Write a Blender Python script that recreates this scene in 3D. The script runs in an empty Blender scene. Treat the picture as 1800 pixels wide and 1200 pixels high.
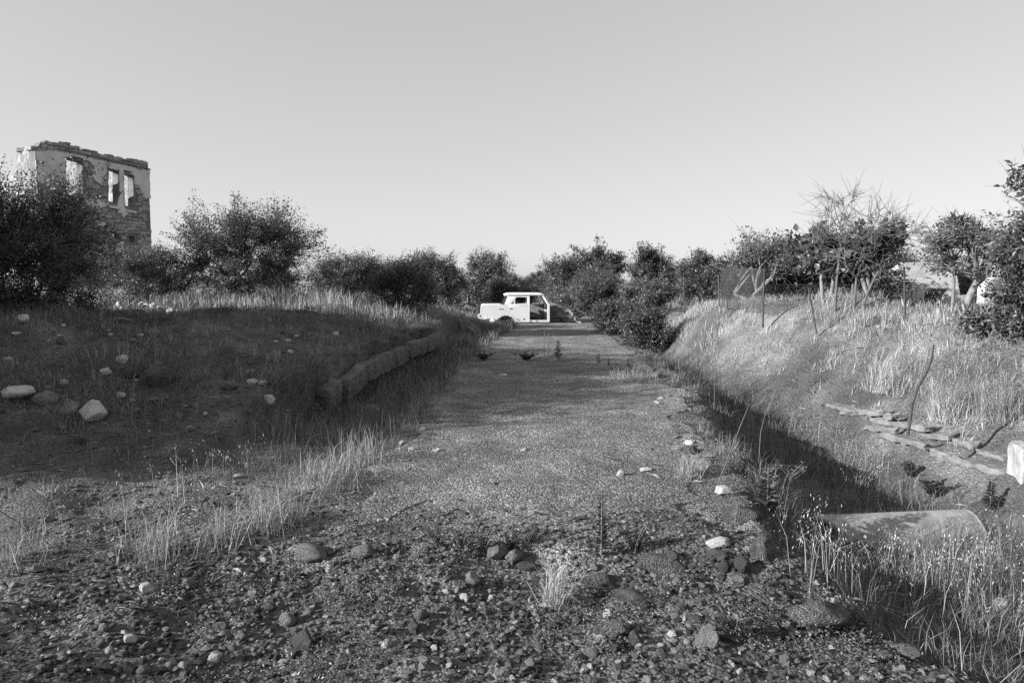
import bpy, bmesh, math, random
import numpy as np
from mathutils import Vector, Matrix, noise as mnoise

# ------------------------------------------------------------------ camera, sky, sun, exposure
random.seed(7)
scene = bpy.context.scene
COL = scene.collection
FPX, CX, CY, CAMZ, HORIZON = 1200.0, 900.0, 600.0, 1.65, 497.0
PITCH = math.atan((CY - HORIZON) / FPX)
cam_data = bpy.data.cameras.new('camera')
cam_data.lens = 24.0; cam_data.sensor_width = 36.0
cam_data.clip_start = 0.05; cam_data.clip_end = 9000
cam = bpy.data.objects.new('camera', cam_data); COL.objects.link(cam)
cam.location = (0, 0, CAMZ); cam.rotation_euler = (math.pi / 2 - PITCH, 0, 0)
scene.camera = cam

SUN_AZ, SUN_EL = math.radians(-110), math.radians(19)      # azimuth of the sun seen from above, clockwise from +Y
SUN_FROM = Vector((math.sin(SUN_AZ) * math.cos(SUN_EL), math.cos(SUN_AZ) * math.cos(SUN_EL), math.sin(SUN_EL)))
world = bpy.data.worlds.new('World'); scene.world = world; world.use_nodes = True
wn = world.node_tree; wn.nodes.clear()
sky = wn.nodes.new('ShaderNodeTexSky'); sky.sky_type = 'NISHITA'; sky.sun_disc = False
sky.sun_elevation = SUN_EL; sky.sun_rotation = SUN_AZ
sky.altitude = 300; sky.air_density = 1.0; sky.dust_density = 1.0; sky.ozone_density = 1.0
grey = wn.nodes.new('ShaderNodeRGBToBW')                   # black and white film
bg = wn.nodes.new('ShaderNodeBackground'); bg.inputs['Strength'].default_value = 0.1
wo = wn.nodes.new('ShaderNodeOutputWorld')
film = wn.nodes.new('ShaderNodeMath'); film.operation = 'POWER'; film.inputs[1].default_value = 0.4     # hazy, evenly lit sky
gain = wn.nodes.new('ShaderNodeMath'); gain.operation = 'MULTIPLY'; gain.inputs[1].default_value = 2.13
wn.links.new(sky.outputs['Color'], grey.inputs[0]); wn.links.new(grey.outputs[0], film.inputs[0])
wn.links.new(film.outputs[0], gain.inputs[0]); wn.links.new(gain.outputs[0], bg.inputs['Color'])
wn.links.new(bg.outputs[0], wo.inputs['Surface'])
sun_data = bpy.data.lights.new('sun', 'SUN'); sun_data.energy = 5.0; sun_data.angle = math.radians(0.53)
sun = bpy.data.objects.new('sun', sun_data); COL.objects.link(sun)
sun.rotation_euler = SUN_FROM.to_track_quat('Z', 'Y').to_euler()
scene.view_settings.view_transform = 'Standard'; scene.view_settings.look = 'None'
scene.view_settings.exposure = 1.0; scene.view_settings.gamma = 1.0
scene.cycles.max_bounces = 6; scene.cycles.transparent_max_bounces = 6
scene.cycles.use_denoising = False

# ------------------------------------------------------------------ small maths
def rng(s): return np.random.default_rng(s)
def sstep(x, a, b):
    t = np.clip((np.asarray(x, float) - a) / (b - a), 0, 1); return t * t * (3 - 2 * t)
def _hash(ix, iy, seed):
    n = (ix.astype(np.int64) * 374761393 + iy.astype(np.int64) * 668265263 + seed * 974634521) & 0xffffffff
    n = ((n ^ (n >> 13)) * 1274126177) & 0xffffffff
    n = ((n ^ (n >> 16)) * 2246822519) & 0xffffffff
    return ((n ^ (n >> 15)) & 0xffffff) / float(0xffffff)
def vnoise(x, y, seed=0):
    x = np.asarray(x, float); y = np.asarray(y, float)
    ix, iy = np.floor(x), np.floor(y); fx, fy = x - ix, y - iy
    fx = fx * fx * (3 - 2 * fx); fy = fy * fy * (3 - 2 * fy)
    a, b = _hash(ix, iy, seed), _hash(ix + 1, iy, seed); c, d = _hash(ix, iy + 1, seed), _hash(ix + 1, iy + 1, seed)
    return (a + (b - a) * fx) * (1 - fy) + (c + (d - c) * fx) * fy - 0.5
def fbm(x, y, seed=0, octs=3):
    r = 0; a = 1.0
    for o in range(octs):
        r = r + a * vnoise(np.asarray(x) * 2 ** o, np.asarray(y) * 2 ** o, seed + o * 17); a *= 0.5
    return r
cp, sp = math.cos(PITCH), math.sin(PITCH)
def ray(px, py):
    u, v = (px - CX) / FPX, (CY - py) / FPX
    return np.array([u, cp + v * sp, -sp + v * cp])
def at(px, py, Y):
    d = ray(px, py); return np.array([d[0], d[1], d[2]]) * (Y / d[1]) + np.array([0, 0, CAMZ])

# ------------------------------------------------------------------ terrain
def T(pairs):
    k, v = zip(*pairs); return lambda y: np.interp(y, k, v)
XL = T([(0, -1.9), (2.8, -1.9), (4.9, -1.5), (7.5, -1.25), (10.8, -1.17), (13.8, -1.15), (21.3, -.45), (27, .1), (40, .9)])
XR = T([(0, 4.0), (2.3, 2.75), (2.86, 2.12), (3.3, 1.85), (4.3, 1.68), (5.3, 1.78), (9.75, 2.68), (15.5, 3.15), (19, 3.3), (25, 3.7), (40, 4.6)])
XK = T([(0, -2.9), (9.4, -2.74), (11.9, -2.58), (17.3, -2.1), (22, -1.8), (40, -.5)])          # left kerb face
XF = T([(0, 4.6), (3, 4.4), (6, 4.4), (7.5, 4.5), (9, 4.35), (11.6, 3.9), (16, 3.55), (20, 3.9), (25, 4.2), (40, 5.2)])   # foot of the right bank
WB = T([(0, 3), (5, 2.6), (8, 3.2), (12, 2.4), (16, 1.3), (22, 2.0), (40, 3)])
HB = T([(0, .3), (4, .45), (8, .85), (14, 1.2), (17, 1.15), (22, .6), (40, .4), (90, .3)])
DR = T([(0, .42), (4, .46), (5.4, .55), (6.5, .9), (8.5, .95), (10, .62), (11.5, .45), (13, .36), (16, .32), (22, .2), (32, .1)])
def h(x, y, fine=True):
    x = np.asarray(x, float); y = np.asarray(y, float)
    xl, xr, xk, xf = XL(y), XR(y), XK(y), XF(y)
    xr = xr + (.30 * vnoise(y * .9, y * 0, 101) + .22 * vnoise(y * 2.7, y * 0, 102)) * sstep(y, 3, 4.5); xl = xl + .25 * vnoise(y * 1.1, y * 0, 103)
    z = np.zeros(np.broadcast(x, y).shape)
    # left side
    dk = sstep(y, 6.5, 9) * (1 - sstep(y, 22, 28))
    wl = np.maximum(xl - xk, .3)
    t = np.clip((xl - x) / wl, 0, 1)
    ditch = -.55 * dk * np.sin(np.pi * np.clip(t, 0, 1) ** .8) ** .8
    ditch = np.where(t > .55, np.minimum(ditch, -.35 * dk), ditch)
    top = sstep(y, 5.5, 9.5) * .40 * (1 - sstep(y, 22, 30) * .5) + (.62 * sstep(xk - x, .1, 4.2) + .12 * sstep(xk - x, 4, 9)) * sstep(y, 4.2, 10.5) * (1 - .35 * sstep(y, 24, 60))
    top = top + .26 * fbm(x * 1.3, y * 1.3, 15) * sstep(xk - x, .2, 1.2) + .24 * fbm(x * .45, y * .45, 5) * sstep(xk - x, .2, 2) * sstep(y, 5, 9)
    top = top + .25 * np.exp(-((x + 3.9) / 1.2) ** 2 - ((y - 17) / 2.0) ** 2) + .2 * np.exp(-((x + 2.9) / .9) ** 2 - ((y - 23) / 2.0) ** 2)
    kb = sstep(xk - x, .10, .26)
    left = ditch * (1 - kb) + top * kb
    # right side
    dr = x - xr; D = DR(y)
    rd = -D * sstep(dr, -.05, .62)
    tt = (x - xf) / WB(y)
    bank = -D + (HB(y) + D) * sstep(tt, 0, 1) ** .9 - .25 * sstep(tt, 1.2, 3.5) * sstep(y, 5, 9)
    bank = bank + .30 * fbm(x * .6, y * .6, 9) * sstep(tt, .1, .6) + .28 * np.exp(-((x - 7.0) / .9) ** 2 - ((y - 13) / 1.2) ** 2)
    nb = (y > 4.5) * (y < 10); wv = .05 * fbm(x * 2.2, y * 2.2, 111); bank = bank + nb * (.13 * sstep(tt + wv, .24, .27) + .10 * sstep(tt + wv, .40, .43) - .23 * sstep(tt, .2, .6))
    right = np.where(x < xf, rd, np.minimum(bank, 3))
    z = np.where(x < xl, left, np.where(x > xr, right, 0))
    mid = sstep(x - xl, -.1, .4) * (1 - sstep(x - xr, -.5, .05))
    if fine:
        edge = np.exp(-((x - xr + .1) / .35) ** 2) * (y < 14)
        z = z + .07 * fbm(x * 2.2, y * 2.2, 21) * (1 - .55 * mid) + .10 * edge * fbm(x * 3.5, y * 3.5, 31)
        z = z + .022 * fbm(x * 9, y * 9, 41, 2) * (1 - .7 * mid * (y > 4.3))
        z = z + .05 * fbm(x * .7, y * .5, 51) * mid + .018 * fbm(x * 5, y * 5, 52) * mid
    # broken near end of the road
    fr = 1 - sstep(y + .5 * vnoise(x * 1.7, x * 0 + .3, 61) + .15 * vnoise(x * 7, y * 7, 62), 3.75, 4.3)
    z = z - .13 * fr * sstep(x, -2.6, -1.0) + fr * .06 * fbm(x * 3, y * 3, 71)
    return z
def hs(x, y): return float(h(np.array([x]), np.array([y]))[0])
def hit(px, py):
    d = ray(px, py); Y = 1.9 * (1.012 ** np.arange(420)); s = Y / d[1]
    X = d[0] * s; Z = CAMZ + d[2] * s; g = h(X, Y); k = np.argmax(Z < g)
    if not (Z < g).any(): k = len(Y) - 1
    return np.array([X[k], Y[k], g[k]])

# ------------------------------------------------------------------ mesh helpers
def mesh_np(name, verts, faces, mat=None, tone=None, smooth=False):
    verts = np.asarray(verts, np.float32).reshape(-1, 3); faces = np.asarray(faces, np.int32); k = faces.shape[1]
    me = bpy.data.meshes.new(name); me.vertices.add(len(verts)); me.vertices.foreach_set('co', verts.ravel())
    me.loops.add(faces.size); me.loops.foreach_set('vertex_index', faces.ravel())
    me.polygons.add(len(faces)); me.polygons.foreach_set('loop_start', np.arange(0, faces.size, k, dtype=np.int32))
    if smooth: me.polygons.foreach_set('use_smooth', np.ones(len(faces), bool))
    if tone is not None:
        a = me.attributes.new('tone', 'FLOAT', 'POINT'); a.data.foreach_set('value', np.asarray(tone, np.float32).ravel())
    me.update(calc_edges=True)
    if mat: me.materials.append(mat)
    return me
def obj(name, me, parent=None, loc=None):
    o = bpy.data.objects.new(name, me); COL.objects.link(o)
    if parent is not None: o.parent = parent
    if loc is not None: o.location = loc
    return o
def tag(o, label=None, cat=None, group=None, kind=None):
    if label: o['label'] = label
    if cat: o['category'] = cat
    if group: o['group'] = group
    if kind: o['kind'] = kind
    return o
def empty(name, loc, rz=0, label=None, cat=None, group=None):
    o = bpy.data.objects.new(name, None); COL.objects.link(o); o.location = loc; o.rotation_euler = (0, 0, rz)
    o.empty_display_size = .1
    return tag(o, label, cat, group)
def bm_mesh(name, bm, mat=None, smooth=False):
    me = bpy.data.meshes.new(name); bm.to_mesh(me); bm.free()
    if smooth: me.polygons.foreach_set('use_smooth', np.ones(len(me.polygons), bool))
    if mat: me.materials.append(mat)
    return me
def plate(name, outline, holes, thick, mat, bevel=0.0):
    """flat piece with openings in the local x (first) / z (second) plane, thickness along y, centred"""
    cu = bpy.data.curves.new(name, 'CURVE'); cu.dimensions = '2D'; cu.fill_mode = 'BOTH'; cu.extrude = thick / 2; cu.bevel_depth = bevel
    cu.bevel_resolution = 1
    for poly in [outline] + list(holes):
        s = cu.splines.new('POLY'); s.points.add(len(poly) - 1); s.use_cyclic_u = True
        for p, c in zip(s.points, poly): p.co = (c[0], c[1], 0, 1)
    o = bpy.data.objects.new(name, cu); COL.objects.link(o)
    dg = bpy.context.evaluated_depsgraph_get(); me = bpy.data.meshes.new_from_object(o.evaluated_get(dg))
    bpy.data.objects.remove(o); bpy.data.curves.remove(cu)
    me.transform(Matrix.Rotation(math.pi / 2, 4, 'X')); me.name = name
    me.materials.clear(); me.materials.append(mat)
    return me
def bez(a, c, b, n=5):
    t = np.linspace(0, 1, n)[None, :, None]; return a[:, None] * (1 - t) ** 2 + 2 * c[:, None] * t * (1 - t) + b[:, None] * t * t
def tubes(P, R, S=5):
    """P (B,n,3) centre lines, R (B,n) radii -> verts, quads"""
    P = np.asarray(P, float); R = np.asarray(R, float); B, n, _ = P.shape
    t = np.gradient(P, axis=1); t /= np.linalg.norm(t, axis=2, keepdims=True) + 1e-9
    ref = np.where(np.abs(t[..., 2:3]) > .9, np.array([1., 0, 0]), np.array([0, 0, 1.]))
    u = np.cross(t, ref); u /= np.linalg.norm(u, axis=2, keepdims=True) + 1e-9; v = np.cross(t, u)
    a = np.arange(S) * 2 * math.pi / S
    V = P[:, :, None] + R[:, :, None, None] * (np.cos(a)[None, None, :, None] * u[:, :, None] + np.sin(a)[None, None, :, None] * v[:, :, None])
    idx = np.arange(B * n * S).reshape(B, n, S)
    q = np.stack([idx[:, :-1], np.roll(idx, -1, 2)[:, :-1], np.roll(idx, -1, 2)[:, 1:], idx[:, 1:]], -1)
    return V.reshape(-1, 3), q.reshape(-1, 4)
def tube_mesh(name, pts, rad, mat, S=8, smooth=True):
    P = np.array(pts, float)[None]; R = np.broadcast_to(np.array(rad, float), (1, P.shape[1])).copy()
    V, Q = tubes(P, R, S); n = P.shape[1]
    V = np.concatenate([V, P[0, :1], P[0, -1:]])
    tri = [(i, (i + 1) % S, len(V) - 2) for i in range(S)] + [((n - 1) * S + (i + 1) % S, (n - 1) * S + i, len(V) - 1) for i in range(S)]
    Q = np.concatenate([np.stack([Q[:, 0], Q[:, 1], Q[:, 2]], 1), np.stack([Q[:, 0], Q[:, 2], Q[:, 3]], 1), np.array(tri)])
    return mesh_np(name, V, Q, mat, smooth=smooth)
def box_bm(bm, c, s, rot=None):
    m = Matrix.Translation(c) @ (rot.to_4x4() if rot is not None else Matrix()) @ Matrix.Diagonal((s[0], s[1], s[2], 1))
    return bmesh.ops.create_cube(bm, size=1, matrix=m)['verts']
def rough_box(name, size, mat, seed=0, jit=.03, bev=.02, cuts=2, freq=1.0):
    bm = bmesh.new(); box_bm(bm, (0, 0, 0), size)
    bmesh.ops.bevel(bm, geom=list(bm.edges), offset=bev, segments=1, affect='EDGES')
    bmesh.ops.subdivide_edges(bm, edges=list(bm.edges), cuts=cuts, use_grid_fill=True)
    for v in bm.verts:
        n = mnoise.noise_vector((v.co + Vector((seed * 3.1, seed * 1.7, 0))) * 3.0 * freq / max(size)) + .5 * mnoise.noise_vector((v.co + Vector((seed, 0, 9))) * 9.0 * freq / max(size))
        v.co += n * jit
    bmesh.ops.triangulate(bm, faces=bm.faces)
    return bm_mesh(name, bm, mat)

# ------------------------------------------------------------------ materials (all greys: the film is black and white)
def mat(name, stops, scale=8, detail=6, rough=.85, bump=0, bscale=40, attr=False, spec=.3, trans=0, metal=0, vor=None, inst=False, rnd=0):
    m = bpy.data.materials.new(name); m.use_nodes = True; nt = m.node_tree; b = nt.nodes['Principled BSDF']
    L = nt.links.new; N = nt.nodes.new
    tc = N('ShaderNodeTexCoord'); nz = N('ShaderNodeTexNoise'); nz.inputs['Scale'].default_value = scale; nz.inputs['Detail'].default_value = detail
    nz.inputs['Roughness'].default_value = .62
    L(tc.outputs['Object'], nz.inputs['Vector'])
    rp = N('ShaderNodeValToRGB'); L(nz.outputs['Fac'], rp.inputs[0])
    el = rp.color_ramp.elements
    while len(el) < len(stops): el.new(.5)
    for e, (p, v) in zip(el, stops): e.position = p; e.color = (v, v, v, 1)
    col = rp.outputs[0]
    def mul(a, b_, mode='MULTIPLY', f=1):
        x = N('ShaderNodeMix'); x.data_type = 'RGBA'; x.blend_type = mode; x.inputs[0].default_value = f
        L(a, x.inputs[6]); L(b_, x.inputs[7]); return x.outputs[2]
    if attr or inst:
        at_ = N('ShaderNodeAttribute'); at_.attribute_name = 'tone'
        if inst: at_.attribute_type = 'INSTANCER'
        col = mul(col, at_.outputs['Fac'])
    if rnd:
        oi = N('ShaderNodeObjectInfo'); mr = N('ShaderNodeMapRange'); mr.inputs[3].default_value = 1 - rnd; mr.inputs[4].default_value = 1 + rnd
        L(oi.outputs['Random'], mr.inputs[0]); col = mul(col, mr.outputs[0])
    hsrc = None
    if vor:     # gravel grains: scale, dark, light, amount
        vo = N('ShaderNodeTexVoronoi'); vo.inputs['Scale'].default_value = vor[0]; L(tc.outputs['Object'], vo.inputs['Vector'])
        bw = N('ShaderNodeSeparateColor'); L(vo.outputs['Color'], bw.inputs[0])
        r2 = N('ShaderNodeValToRGB'); L(bw.outputs[0], r2.inputs[0])
        r2.color_ramp.elements[0].color = (vor[1],) * 3 + (1,); r2.color_ramp.elements[1].color = (vor[2],) * 3 + (1,)
        e = r2.color_ramp.elements.new(.8); e.color = (1, 1, 1, 1)
        col = mul(col, r2.outputs[0], f=vor[3]); hsrc = vo.outputs['Distance']
    L(col, b.inputs['Base Color'])
    b.inputs['Roughness'].default_value = rough; b.inputs['Specular IOR Level'].default_value = spec; b.inputs['Metallic'].default_value = metal
    if bump:
        n2 = N('ShaderNodeTexNoise'); n2.inputs['Scale'].default_value = bscale; n2.inputs['Detail'].default_value = 8; n2.inputs['Roughness'].default_value = .7
        L(tc.outputs['Object'], n2.inputs['Vector'])
        bp = N('ShaderNodeBump'); bp.inputs['Strength'].default_value = 1; bp.inputs['Distance'].default_value = bump
        hh = n2.outputs['Fac']
        if hsrc is not None:
            sb = N('ShaderNodeMath'); sb.operation = 'SUBTRACT'; L(hh, sb.inputs[0]); L(hsrc, sb.inputs[1]); hh = sb.outputs[0]
        L(hh, bp.inputs['Height']); L(bp.outputs[0], b.inputs['Normal'])
    if trans:
        tr = N('ShaderNodeBsdfTranslucent'); L(col, tr.inputs[0]); mx = N('ShaderNodeMixShader'); mx.inputs[0].default_value = trans
        L(b.outputs[0], mx.inputs[1]); L(tr.outputs[0], mx.inputs[2]); L(mx.outputs[0], nt.nodes['Material Output'].inputs[0])
    return m
M = {}
M['ground'] = mat('dirt', [(.3, .08), (.5, .13), (.68, .21)], 1.6, 9, .95, .025, 30, vor=(55, .35, 1.8, .65), attr=True)
M['road'] = mat('gravel_road', [(.3, .15), (.48, .23), (.68, .33)], 1.3, 10, .95, .03, 38, vor=(62, .35, 2.1, .9))
M['leaf'] = mat('leaf', [(.3, .8), (.7, 1.2)], 2, 2, .42, attr=True, spec=.5, trans=.28)
M['bark'] = mat('bark', [(.35, .10), (.65, .22)], 14, 5, .9, .01, 50)
M['palebark'] = mat('pale_bark', [(.35, .12), (.65, .26)], 10, 5, .85, .006, 50)
M['deadwood'] = mat('dead_wood', [(.3, .07), (.7, .16)], 10, 4, .85)
M['grass'] = mat('grass_blade', [(.3, .85), (.7, 1.15)], 3, 2, .6, attr=True, spec=.3, trans=.25)
M['gravel'] = mat('gravel_stone', [(.3, .75), (.7, 1.25)], 3, 4, .8, .1, 6, inst=True, spec=.3)
M['slab'] = mat('broken_pavement', [(.3, .10), (.5, .17), (.7, .25)], 5, 9, .95, .02, 18)
M['stone'] = mat('cobble', [(.3, .13), (.5, .23), (.75, .34)], 3.5, 9, .85, .06, 9, rnd=.25)
M['palestone'] = mat('pale_stone', [(.25, .42), (.45, .62), (.7, .74)], 3.5, 9, .85, .05, 9, rnd=.1)
M['darkstone'] = mat('dark_stone', [(.3, .06), (.55, .10), (.75, .17)], 3.5, 9, .8, .06, 9, rnd=.2)
M['clod'] = mat('gravelly_clod', [(.3, .11), (.5, .18), (.7, .27)], 4, 9, .95, .07, 12, vor=(26, .55, 1.6, .5), rnd=.15)
M['concrete'] = mat('weathered_concrete', [(.28, .08), (.5, .13), (.72, .21)], 4, 10, .92, .03, 16)
M['paleconcrete'] = mat('pale_concrete', [(.28, .18), (.5, .33), (.72, .43)], 5, 10, .9, .015, 22)
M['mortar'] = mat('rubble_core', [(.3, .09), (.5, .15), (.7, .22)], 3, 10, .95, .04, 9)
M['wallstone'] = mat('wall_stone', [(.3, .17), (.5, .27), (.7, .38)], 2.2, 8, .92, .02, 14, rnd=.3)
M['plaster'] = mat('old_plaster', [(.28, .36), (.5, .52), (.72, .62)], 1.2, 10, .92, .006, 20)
M['limewall'] = mat('rubble_wall', [(.3, .20), (.5, .30), (.7, .40)], 2.6, 10, .92, .06, 5, vor=(4.2, .6, 1.2, .8))  # own stone tone of the gable, partition and end walls
M['whitewash'] = mat('whitewashed_wall', [(.28, .16), (.46, .36), (.62, .46)], 2.2, 10, .9, .01, 12)
M['oldwood'] = mat('weathered_timber', [(.3, .05), (.7, .12)], 12, 6, .9, .01, 40)
M['palewood'] = mat('pale_timber', [(.3, .22), (.7, .36)], 12, 6, .9, .01, 40)
M['iron'] = mat('rusted_iron', [(.3, .03), (.7, .08)], 20, 6, .8, .003, 80)
M['wire'] = mat('fence_wire', [(.3, .05), (.7, .10)], 20, 3, .7)
M['paint'] = mat('chalky_white_paint', [(.24, .34), (.36, .58), (.6, .64)], 2.6, 9, .55, .002, 30, spec=.4)
M['rust'] = mat('burnt_metal', [(.3, .05), (.5, .11), (.72, .24)], 4, 9, .75, .01, 18)
M['scrap'] = mat('bare_scrap_metal', [(.3, .25), (.6, .5)], 5, 7, .5, .006, 18, metal=.3)
M['trim'] = mat('dark_trim', [(.3, .03), (.7, .06)], 9, 4, .5)
M['interior'] = mat('stained_lining', [(.3, .10), (.5, .2), (.7, .3)], 4, 8, .9, .004, 25)

# ------------------------------------------------------------------ ground and road
def steps(lo, hi, f):
    out = [lo]
    while out[-1] < hi: out.append(out[-1] + f(out[-1]))
    return out
xp = np.array(steps(0, 3500, lambda v: .072 if v < 4.6 else .072 + .06 * (v - 4.6)))
gx = np.concatenate([-xp[:0:-1], xp])
gy = np.array([-3500, -900, -300, -120, -60, -30, -18, -10, -6, -4, -2.5, -1.5, -.7, 0, .6, 1.1, 1.5] + steps(1.6, 4500, lambda v: .05 if v < 4.5 else .05 + .0175 * (v - 4.5))[1:])
GX, GY = np.meshgrid(gx, gy)
def road_mask(x, y):
    e = .5 * vnoise(x * 0 + 3, y * 1.1, 81) + .25 * vnoise(x * 0, y * 4, 82) + .1; e2 = .4 * vnoise(x * 0 + 9, y * 1.1, 83) + .25 * vnoise(x * 0, y * 4, 84) - .1
    return XL(y) + .12 + e, XR(y) - .12 + e2
rl, rr = road_mask(GX, GY)
inside = sstep(GX - rl, .08, .3) * sstep(rr - GX, .08, .3) * sstep(GY, 5.1, 5.4) * (1 - sstep(GY, 32, 33))
GZ = h(GX, GY) - .05 * inside
far = sstep(np.hypot(GX, GY), 90, 400); GZ = GZ * (1 - far)
# dry straw-coloured soil on the right bank and under the far grass, darker soil on the mound
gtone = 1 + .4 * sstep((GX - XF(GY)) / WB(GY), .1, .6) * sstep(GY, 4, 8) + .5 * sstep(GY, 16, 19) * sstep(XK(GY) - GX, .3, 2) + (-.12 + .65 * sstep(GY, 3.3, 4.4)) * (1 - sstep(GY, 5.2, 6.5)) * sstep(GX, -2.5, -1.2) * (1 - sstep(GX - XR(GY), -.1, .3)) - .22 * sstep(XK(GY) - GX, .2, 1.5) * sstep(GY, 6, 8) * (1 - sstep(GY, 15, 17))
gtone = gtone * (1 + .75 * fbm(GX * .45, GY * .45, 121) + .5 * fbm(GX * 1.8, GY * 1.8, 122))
ny, nx = GX.shape; ii = np.arange(ny * nx).reshape(ny, nx)
q = np.stack([ii[:-1, :-1], ii[:-1, 1:], ii[1:, 1:], ii[1:, :-1]], -1).reshape(-1, 4)
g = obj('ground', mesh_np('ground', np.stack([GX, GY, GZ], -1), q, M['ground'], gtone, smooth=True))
tag(g, 'rough bare earth ground with mounds and ditches', 'ground', kind='structure')
sv = np.linspace(0, 1, 70); yv = np.array(steps(0, 29.2, lambda v: .05 if v < 6 else .05 + .012 * (v - 6)))
S_, Y_ = np.meshgrid(sv, yv)
Y_ = Y_ + (4.45 + 1.0 * vnoise(S_ * 6, S_ * 0, 91) + .45 * vnoise(S_ * 19, S_ * 0, 92)) * np.clip(1 - Y_ / 8, 0, 1) + 4.33 * np.clip(Y_ / 8, 0, 1)
rl, rr = road_mask(S_ * 0, Y_); X_ = rl + (rr - rl) * S_
Z_ = h(X_, Y_) + .006
ed = np.zeros_like(Z_); ed[:, 0] = ed[:, -1] = ed[0, :] = ed[-1, :] = 1; Z_ = Z_ - .09 * ed
ny, nx = X_.shape; ii = np.arange(ny * nx).reshape(ny, nx)
q = np.stack([ii[:-1, :-1], ii[:-1, 1:], ii[1:, 1:], ii[1:, :-1]], -1).reshape(-1, 4)
r = obj('road', mesh_np('road', np.stack([X_, Y_, Z_], -1), q, M['road'], smooth=True))
tag(r, 'worn gravel road leading to the wrecked car', 'road', kind='structure')
# ------------------------------------------------------------------ ruined two-storey building
def build_ruin():
    A = np.array([-23.1, 33.0, 0.0]); ang = math.atan2(5.4, 2.8); ga = hs(A[0], A[1]); A[2] = ga
    a = np.array([math.cos(ang), math.sin(ang), 0]); b = np.array([-a[1], a[0], 0])
    root = empty('ruined_building', A, ang, 'roofless two storey stone ruin with empty windows and patchy plaster', 'ruin')
    def sz(px, py, off=0.0):
        d = ray(px, py); o = np.array([0, 0, CAMZ]); P0 = A + b * off
        t = np.dot(P0 - o, b) / np.dot(d, b); p = o + d * t - A
        return float(np.dot(p, a)), float(p[2])
    Z = lambda L: [sz(x / 4.8, 230 + y / 4.8) for x, y in L]
    def jag(poly, amp, n, seed):
        out = []; R = random.Random(seed)
        for i in range(len(poly)):
            p, q_ = poly[i], poly[(i + 1) % len(poly)]
            k = max(1, int(math.dist(p, q_) / n))
            for j in range(k):
                t = j / k; out.append((p[0] + (q_[0] - p[0]) * t + (R.uniform(-amp, amp)), p[1] + (q_[1] - p[1]) * t + R.uniform(-amp, amp)))
        return out
    wins = [Z([(557, 225), (695, 262), (692, 560), (557, 552)]), Z([(917, 322), (998, 342), (998, 606), (917, 596)]),
            Z([(1048, 358), (1125, 378), (1128, 645), (1052, 632)]), Z([(945, 862), (1008, 872), (1010, 915), (965, 908)]), Z([(1085, 885), (1135, 890), (1138, 940), (1098, 945)])]
    top = Z([(300, 140), (330, 128), (345, 100), (400, 85), (440, 98), (500, 100), (560, 104), (640, 132), (700, 148), (780, 166), (850, 188), (960, 212), (1030, 232), (1090, 244), (1112, 230), (1200, 250), (1272, 268)])
    Lw = sz(265, 400)[0]; s_0 = sz(62, 270)[0]
    top[0] = (s_0, top[0][1]); top[-1] = (Lw, top[-1][1])
    out = [(s_0, -1.0)] + [top[0]] + [p for p in jag(top[1:], .035, .14, 3)][:-8] + [top[-1], (Lw, -1.0)]
    xs = [p[0] for p in out]; out = [p for i, p in enumerate(out) if i < 2 or i > len(out) - 3 or (s_0 < p[0] < Lw)]
    out[2:-2] = sorted(out[2:-2])
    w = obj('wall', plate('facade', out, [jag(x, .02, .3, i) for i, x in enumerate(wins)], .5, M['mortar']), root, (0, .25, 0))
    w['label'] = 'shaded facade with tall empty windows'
    def inside(p, poly):
        c = False; j = len(poly) - 1
        for i in range(len(poly)):
            (xi, yi), (xj, yj) = poly[i], poly[j]
            if (yi > p[1]) != (yj > p[1]) and p[0] < (xj - xi) * (p[1] - yi) / (yj - yi) + xi: c = not c
            j = i
        return c
    # plaster patches still clinging to the stones
    pats = [[(303, 172), (480, 158), (735, 218), (722, 248), (700, 256), (552, 218), (552, 548), (490, 540), (480, 470), (455, 462), (440, 520), (380, 450), (303, 430)],
            [(742, 222), (900, 252), (905, 330), (872, 400), (872, 440), (850, 457), (800, 420), (772, 360), (770, 270), (728, 242)],
            [(908, 256), (1262, 337), (1268, 575), (1205, 560), (1180, 490), (1132, 450), (1130, 372), (1044, 350), (1044, 500), (1006, 520), (1004, 336), (912, 312)],
            [(710, 545), (920, 604), (908, 625), (850, 660), (830, 690), (740, 640), (705, 580)],
            [(985, 640), (1010, 540), (1040, 505), (1046, 640), (1085, 690), (1035, 735), (995, 690)],
            [(664, 362), (690, 352), (700, 548), (676, 556)],
            [(1190, 1010), (1268, 940), (1275, 1090), (1180, 1100)], [(800, 760), (905, 750), (880, 800), (790, 820)], [(985, 940), (1040, 930), (1050, 1060), (980, 1070)],
            [(1085, 815), (1110, 812), (1130, 842), (1080, 838)]]
    holes = {0: [[(428, 228), (446, 232), (456, 252), (440, 248)], [(500, 280), (520, 282), (520, 300), (503, 298)]],
             1: [[(826, 268), (842, 276), (838, 288), (828, 284)], [(852, 306), (862, 310), (874, 340), (864, 334)], [(806, 292), (818, 296), (816, 306), (806, 304)], [(822, 322), (834, 326), (830, 336), (822, 333)]]}
    pp = []
    for i, p in enumerate(pats):
        poly = jag(Z(p), .028, .12, 40 + i); pp.append(Z(p))
        o = obj('plaster_patch', plate('plaster', poly, [jag(Z(x), .012, .1, 60 + i) for x in holes.get(i, [])], .035, M['plaster']), root, (0, -.012, 0))
    # stones of the exposed masonry
    protos = [rough_box('stone', (1, 1, 1), M['wallstone'], 100 + i, .07, .12, 0) for i in range(8)]
    R = random.Random(11); spots = []
    z = sz(200, 470)[1]; ztop = max(t[1] for t in top)
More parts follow.
